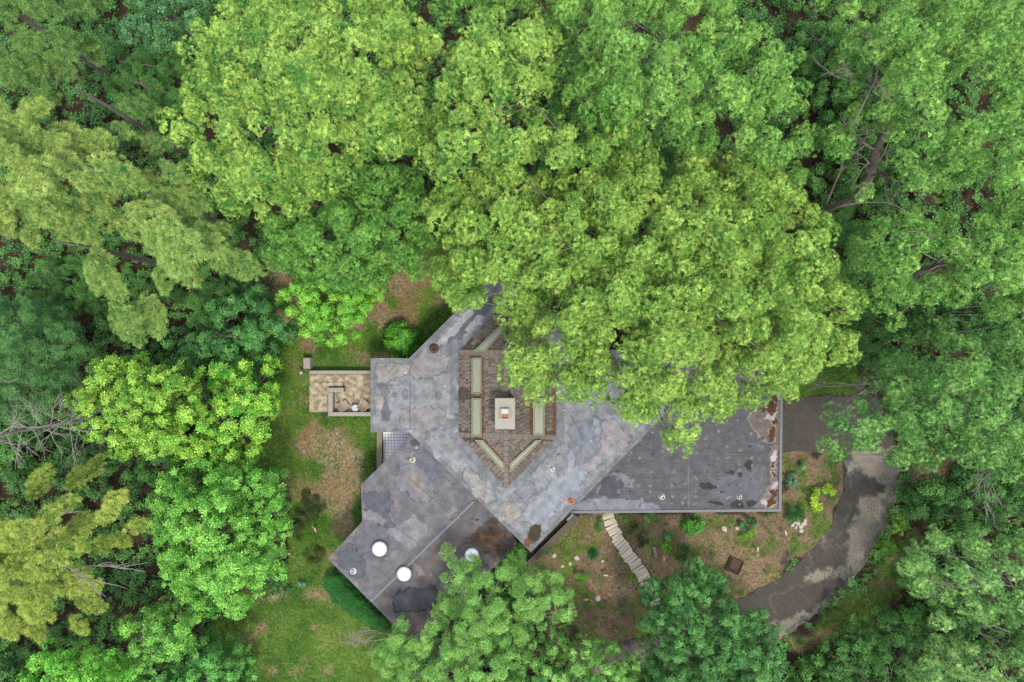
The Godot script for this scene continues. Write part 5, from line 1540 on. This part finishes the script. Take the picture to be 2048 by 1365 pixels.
	# bottom corner broadleaves
	tree("maple_tree", "bright green maple below the golden pine", "maple tree", [40, 1340, 120, 1285, 220, 1300, 270, 1350, 260, 1460, 20, 1460], 10.0, 6.0, "maple", L(70, 150, 36, fe), L(132, 204, 76, fe), {"r": 0.85})
	tree("broadleaf_tree", "fresh green tree between golden pine and open lawn", "tree", [240, 1250, 320, 1215, 400, 1235, 410, 1290, 350, 1330, 280, 1320], 8.0, 4.5, "maple", mid_a, L(124, 186, 72, fe), {"r": 0.8})
	tree("broadleaf_tree", "leafy green tree at the far corner of the open lawn", "tree", [340, 1320, 410, 1260, 480, 1280, 510, 1340, 480, 1460, 270, 1460, 280, 1350], 6.0, 3.0, "maple", L(54, 116, 48, fe), L(98, 164, 74, fe), {"r": 0.8})
	tree("broadleaf_tree", "leafy tree beside the golden pine's lower boughs", "tree", [-80, 1290, 30, 1290, 70, 1320, 30, 1460, -80, 1460], 6.0, 3.0, "maple", dark_a, dark_b, {"r": 0.9})
	# understory
	var thick_a := L(46, 92, 36, fe); var thick_b := L(84, 134, 56, fe)
	var un := [
		["feathery green thicket beside the grass above the garage drive", [1690, 610, 1740, 620, 1800, 650, 1810, 720, 1750, 730, 1700, 720], 3.0, "small", thick_a, thick_b],
		["thicket filling the hollow between the huge oak and its neighbour", [1640, 430, 1700, 400, 1720, 480, 1720, 620, 1690, 590, 1650, 500], 5.0, "small", thick_a, thick_b],
		["broad green thicket past the driveway's brown verge", [1840, 960, 1930, 935, 2110, 960, 2110, 1050, 1990, 1060, 1930, 1060, 1850, 1050, 1800, 1040], 4.0, "maple", thick_a, thick_b],
		["leafy thicket below the pale oak past the driveway", [1850, 1180, 1900, 1200, 1960, 1250, 2110, 1280, 2110, 1330, 1950, 1290, 1860, 1240, 1820, 1220], 3.0, "maple", thick_a, thick_b],
		["green thicket along the driveway's lower verge", [1600, 1320, 1690, 1250, 1760, 1220, 1840, 1200, 1860, 1260, 1840, 1330, 1810, 1460, 1570, 1460], 3.5, "maple", thick_a, thick_b],
		["green thicket against the pale oak trunk past the bend", [1790, 1130, 1830, 1080, 1860, 1190, 1840, 1220, 1790, 1220], 2.5, "small", thick_a, thick_b],
		["mixed thicket behind the lime maple and dead conifer", [120, 830, 200, 880, 290, 920, 330, 960, 240, 960, 100, 920], 3.5, "maple", thick_a, thick_b],
		["low thicket under the dead conifer", [-80, 830, 60, 840, 110, 900, 60, 960, -80, 940], 3.0, "maple", thick_a, thick_b],
		["thicket between the pale pine and the deep green tree", [345, 600, 420, 560, 560, 560, 480, 610, 400, 640], 3.5, "small", thick_a, thick_b],
		["low thicket among the pine trunks", [60, 540, 190, 500, 210, 600, 170, 640, 60, 600], 4.0, "small", thick_a, thick_b],
		["green thicket filling the gap below the light oak", [700, 350, 800, 330, 860, 390, 780, 440, 700, 420], 5.0, "small", thick_a, thick_b],
		["thicket in the gap among the three oaks", [1090, 130, 1140, 100, 1250, 110, 1270, 220, 1200, 260, 1110, 230], 6.0, "small", thick_a, thick_b],
		["thicket beneath the gapped oak", [1200, 270, 1340, 270, 1340, 350, 1220, 370], 6.0, "small", thick_a, thick_b],
		["thicket beneath the open crowned oak's bare fork", [1600, 60, 1720, 40, 1800, 160, 1830, 300, 1800, 420, 1690, 420, 1660, 240, 1600, 160], 4.0, "maple", thick_a, thick_b],
		["green thicket by the oak with dead twigs", [1780, 620, 1900, 600, 2110, 640, 2110, 700, 1900, 680, 1810, 700], 4.0, "maple", thick_a, thick_b],
		["thicket under the lime maple and bright maple", [320, 860, 420, 900, 420, 960, 330, 980, 280, 930], 4.0, "maple", thick_a, thick_b],
	]
	for q in un:
		tree("thicket", q[0], "thicket", q[1], q[2], q[2] * 0.45, q[3], q[4], q[5], {"r": 0.95, "relief": 0.6, "trunk_r": 0.06, "dens": 76.0, "limbs": 0.3, "under": 0.5, "size": 1.0})
	dead_conifer()
func dead_conifer():
	# bare trunk with whorls of dead branches; it leans away from the lawn
	var a := P(230, 828, 1.5); var b := P(-60, 880, 17.0)
	var base := Vector3(a.x, 0, a.z) + Vector3(0.5, 0, 0)
	var t := thing("dead_conifer", "bare dead conifer with pale whorled branches beside the lime maple", "dead tree", base)
	var s := Shape.new()
	var tip := b - base
	s.tube([Vector3.ZERO - Vector3(0, 0.1, 0), tip * 0.12 + Vector3(0, 0.2, 0), tip * 0.5, tip * 0.8, tip], [0.2, 0.17, 0.12, 0.07, 0.02], 8)
	obj("trunk", s.mesh(M.dead_wood), t)
	var br := Shape.new()
	var d := tip.normalized()
	var f := frame_of(d)
	for k in 52:
		var u := 0.1 + 0.86 * k / 52.0
		var an := k * 2.4 + rng.randf()
		var dir := (f.x * cos(an) + f.z * sin(an) + d * 0.15 + Vector3(0, -0.15, 0)).normalized()
		var ln: float = lerp(3.4, 1.2, u) * rng.randf_range(0.6, 1.1)
		twigs(br, tip * u, dir, ln, 0.022, 1, 0.5)
	obj("branches", br.mesh(M.dead_wood), t)

func build_undergrowth():
	# leafy ground cover on the shaded forest floor
	var rows := PackedFloat32Array()
	var ca := L(46, 92, 36, 1.7); var cb := L(84, 134, 56, 1.7)
	for k in 30000:
		var p := Vector2(rng.randf_range(-110, 2160), rng.randf_range(-110, 1480))
		var ip := Vector2i((p - G_ORG) * G_SC)
		if ip.x < 0 or ip.y < 0 or ip.x >= control.get_width() or ip.y >= control.get_height(): continue
		var c := control.get_pixelv(ip)
		if c.r > 0.25 or c.b > 0.3 or on_building(p) or on_drive(p): continue
		var n := noise.get_noise_2d(p.x * 2.0, p.y * 2.0)
		if n < -0.22: continue
		var h: float = clamp(0.3 + n * 1.6 + rng.randf() * 0.5, 0.08, 1.5)
		var ax := (Vector3.UP + rand_dir() * 0.5).normalized()
		var cc := ca.lerp(cb, rng.randf())
		put(rows, frame_of(ax).rotated(ax, rng.randf() * TAU).scaled(Vector3.ONE * rng.randf_range(0.8, 1.4)), P(p.x, p.y, h), cc)
	tag(copies("undergrowth", M.maple, rows, self), "leafy green undergrowth covering the forest floor", "undergrowth", "", "stuff")
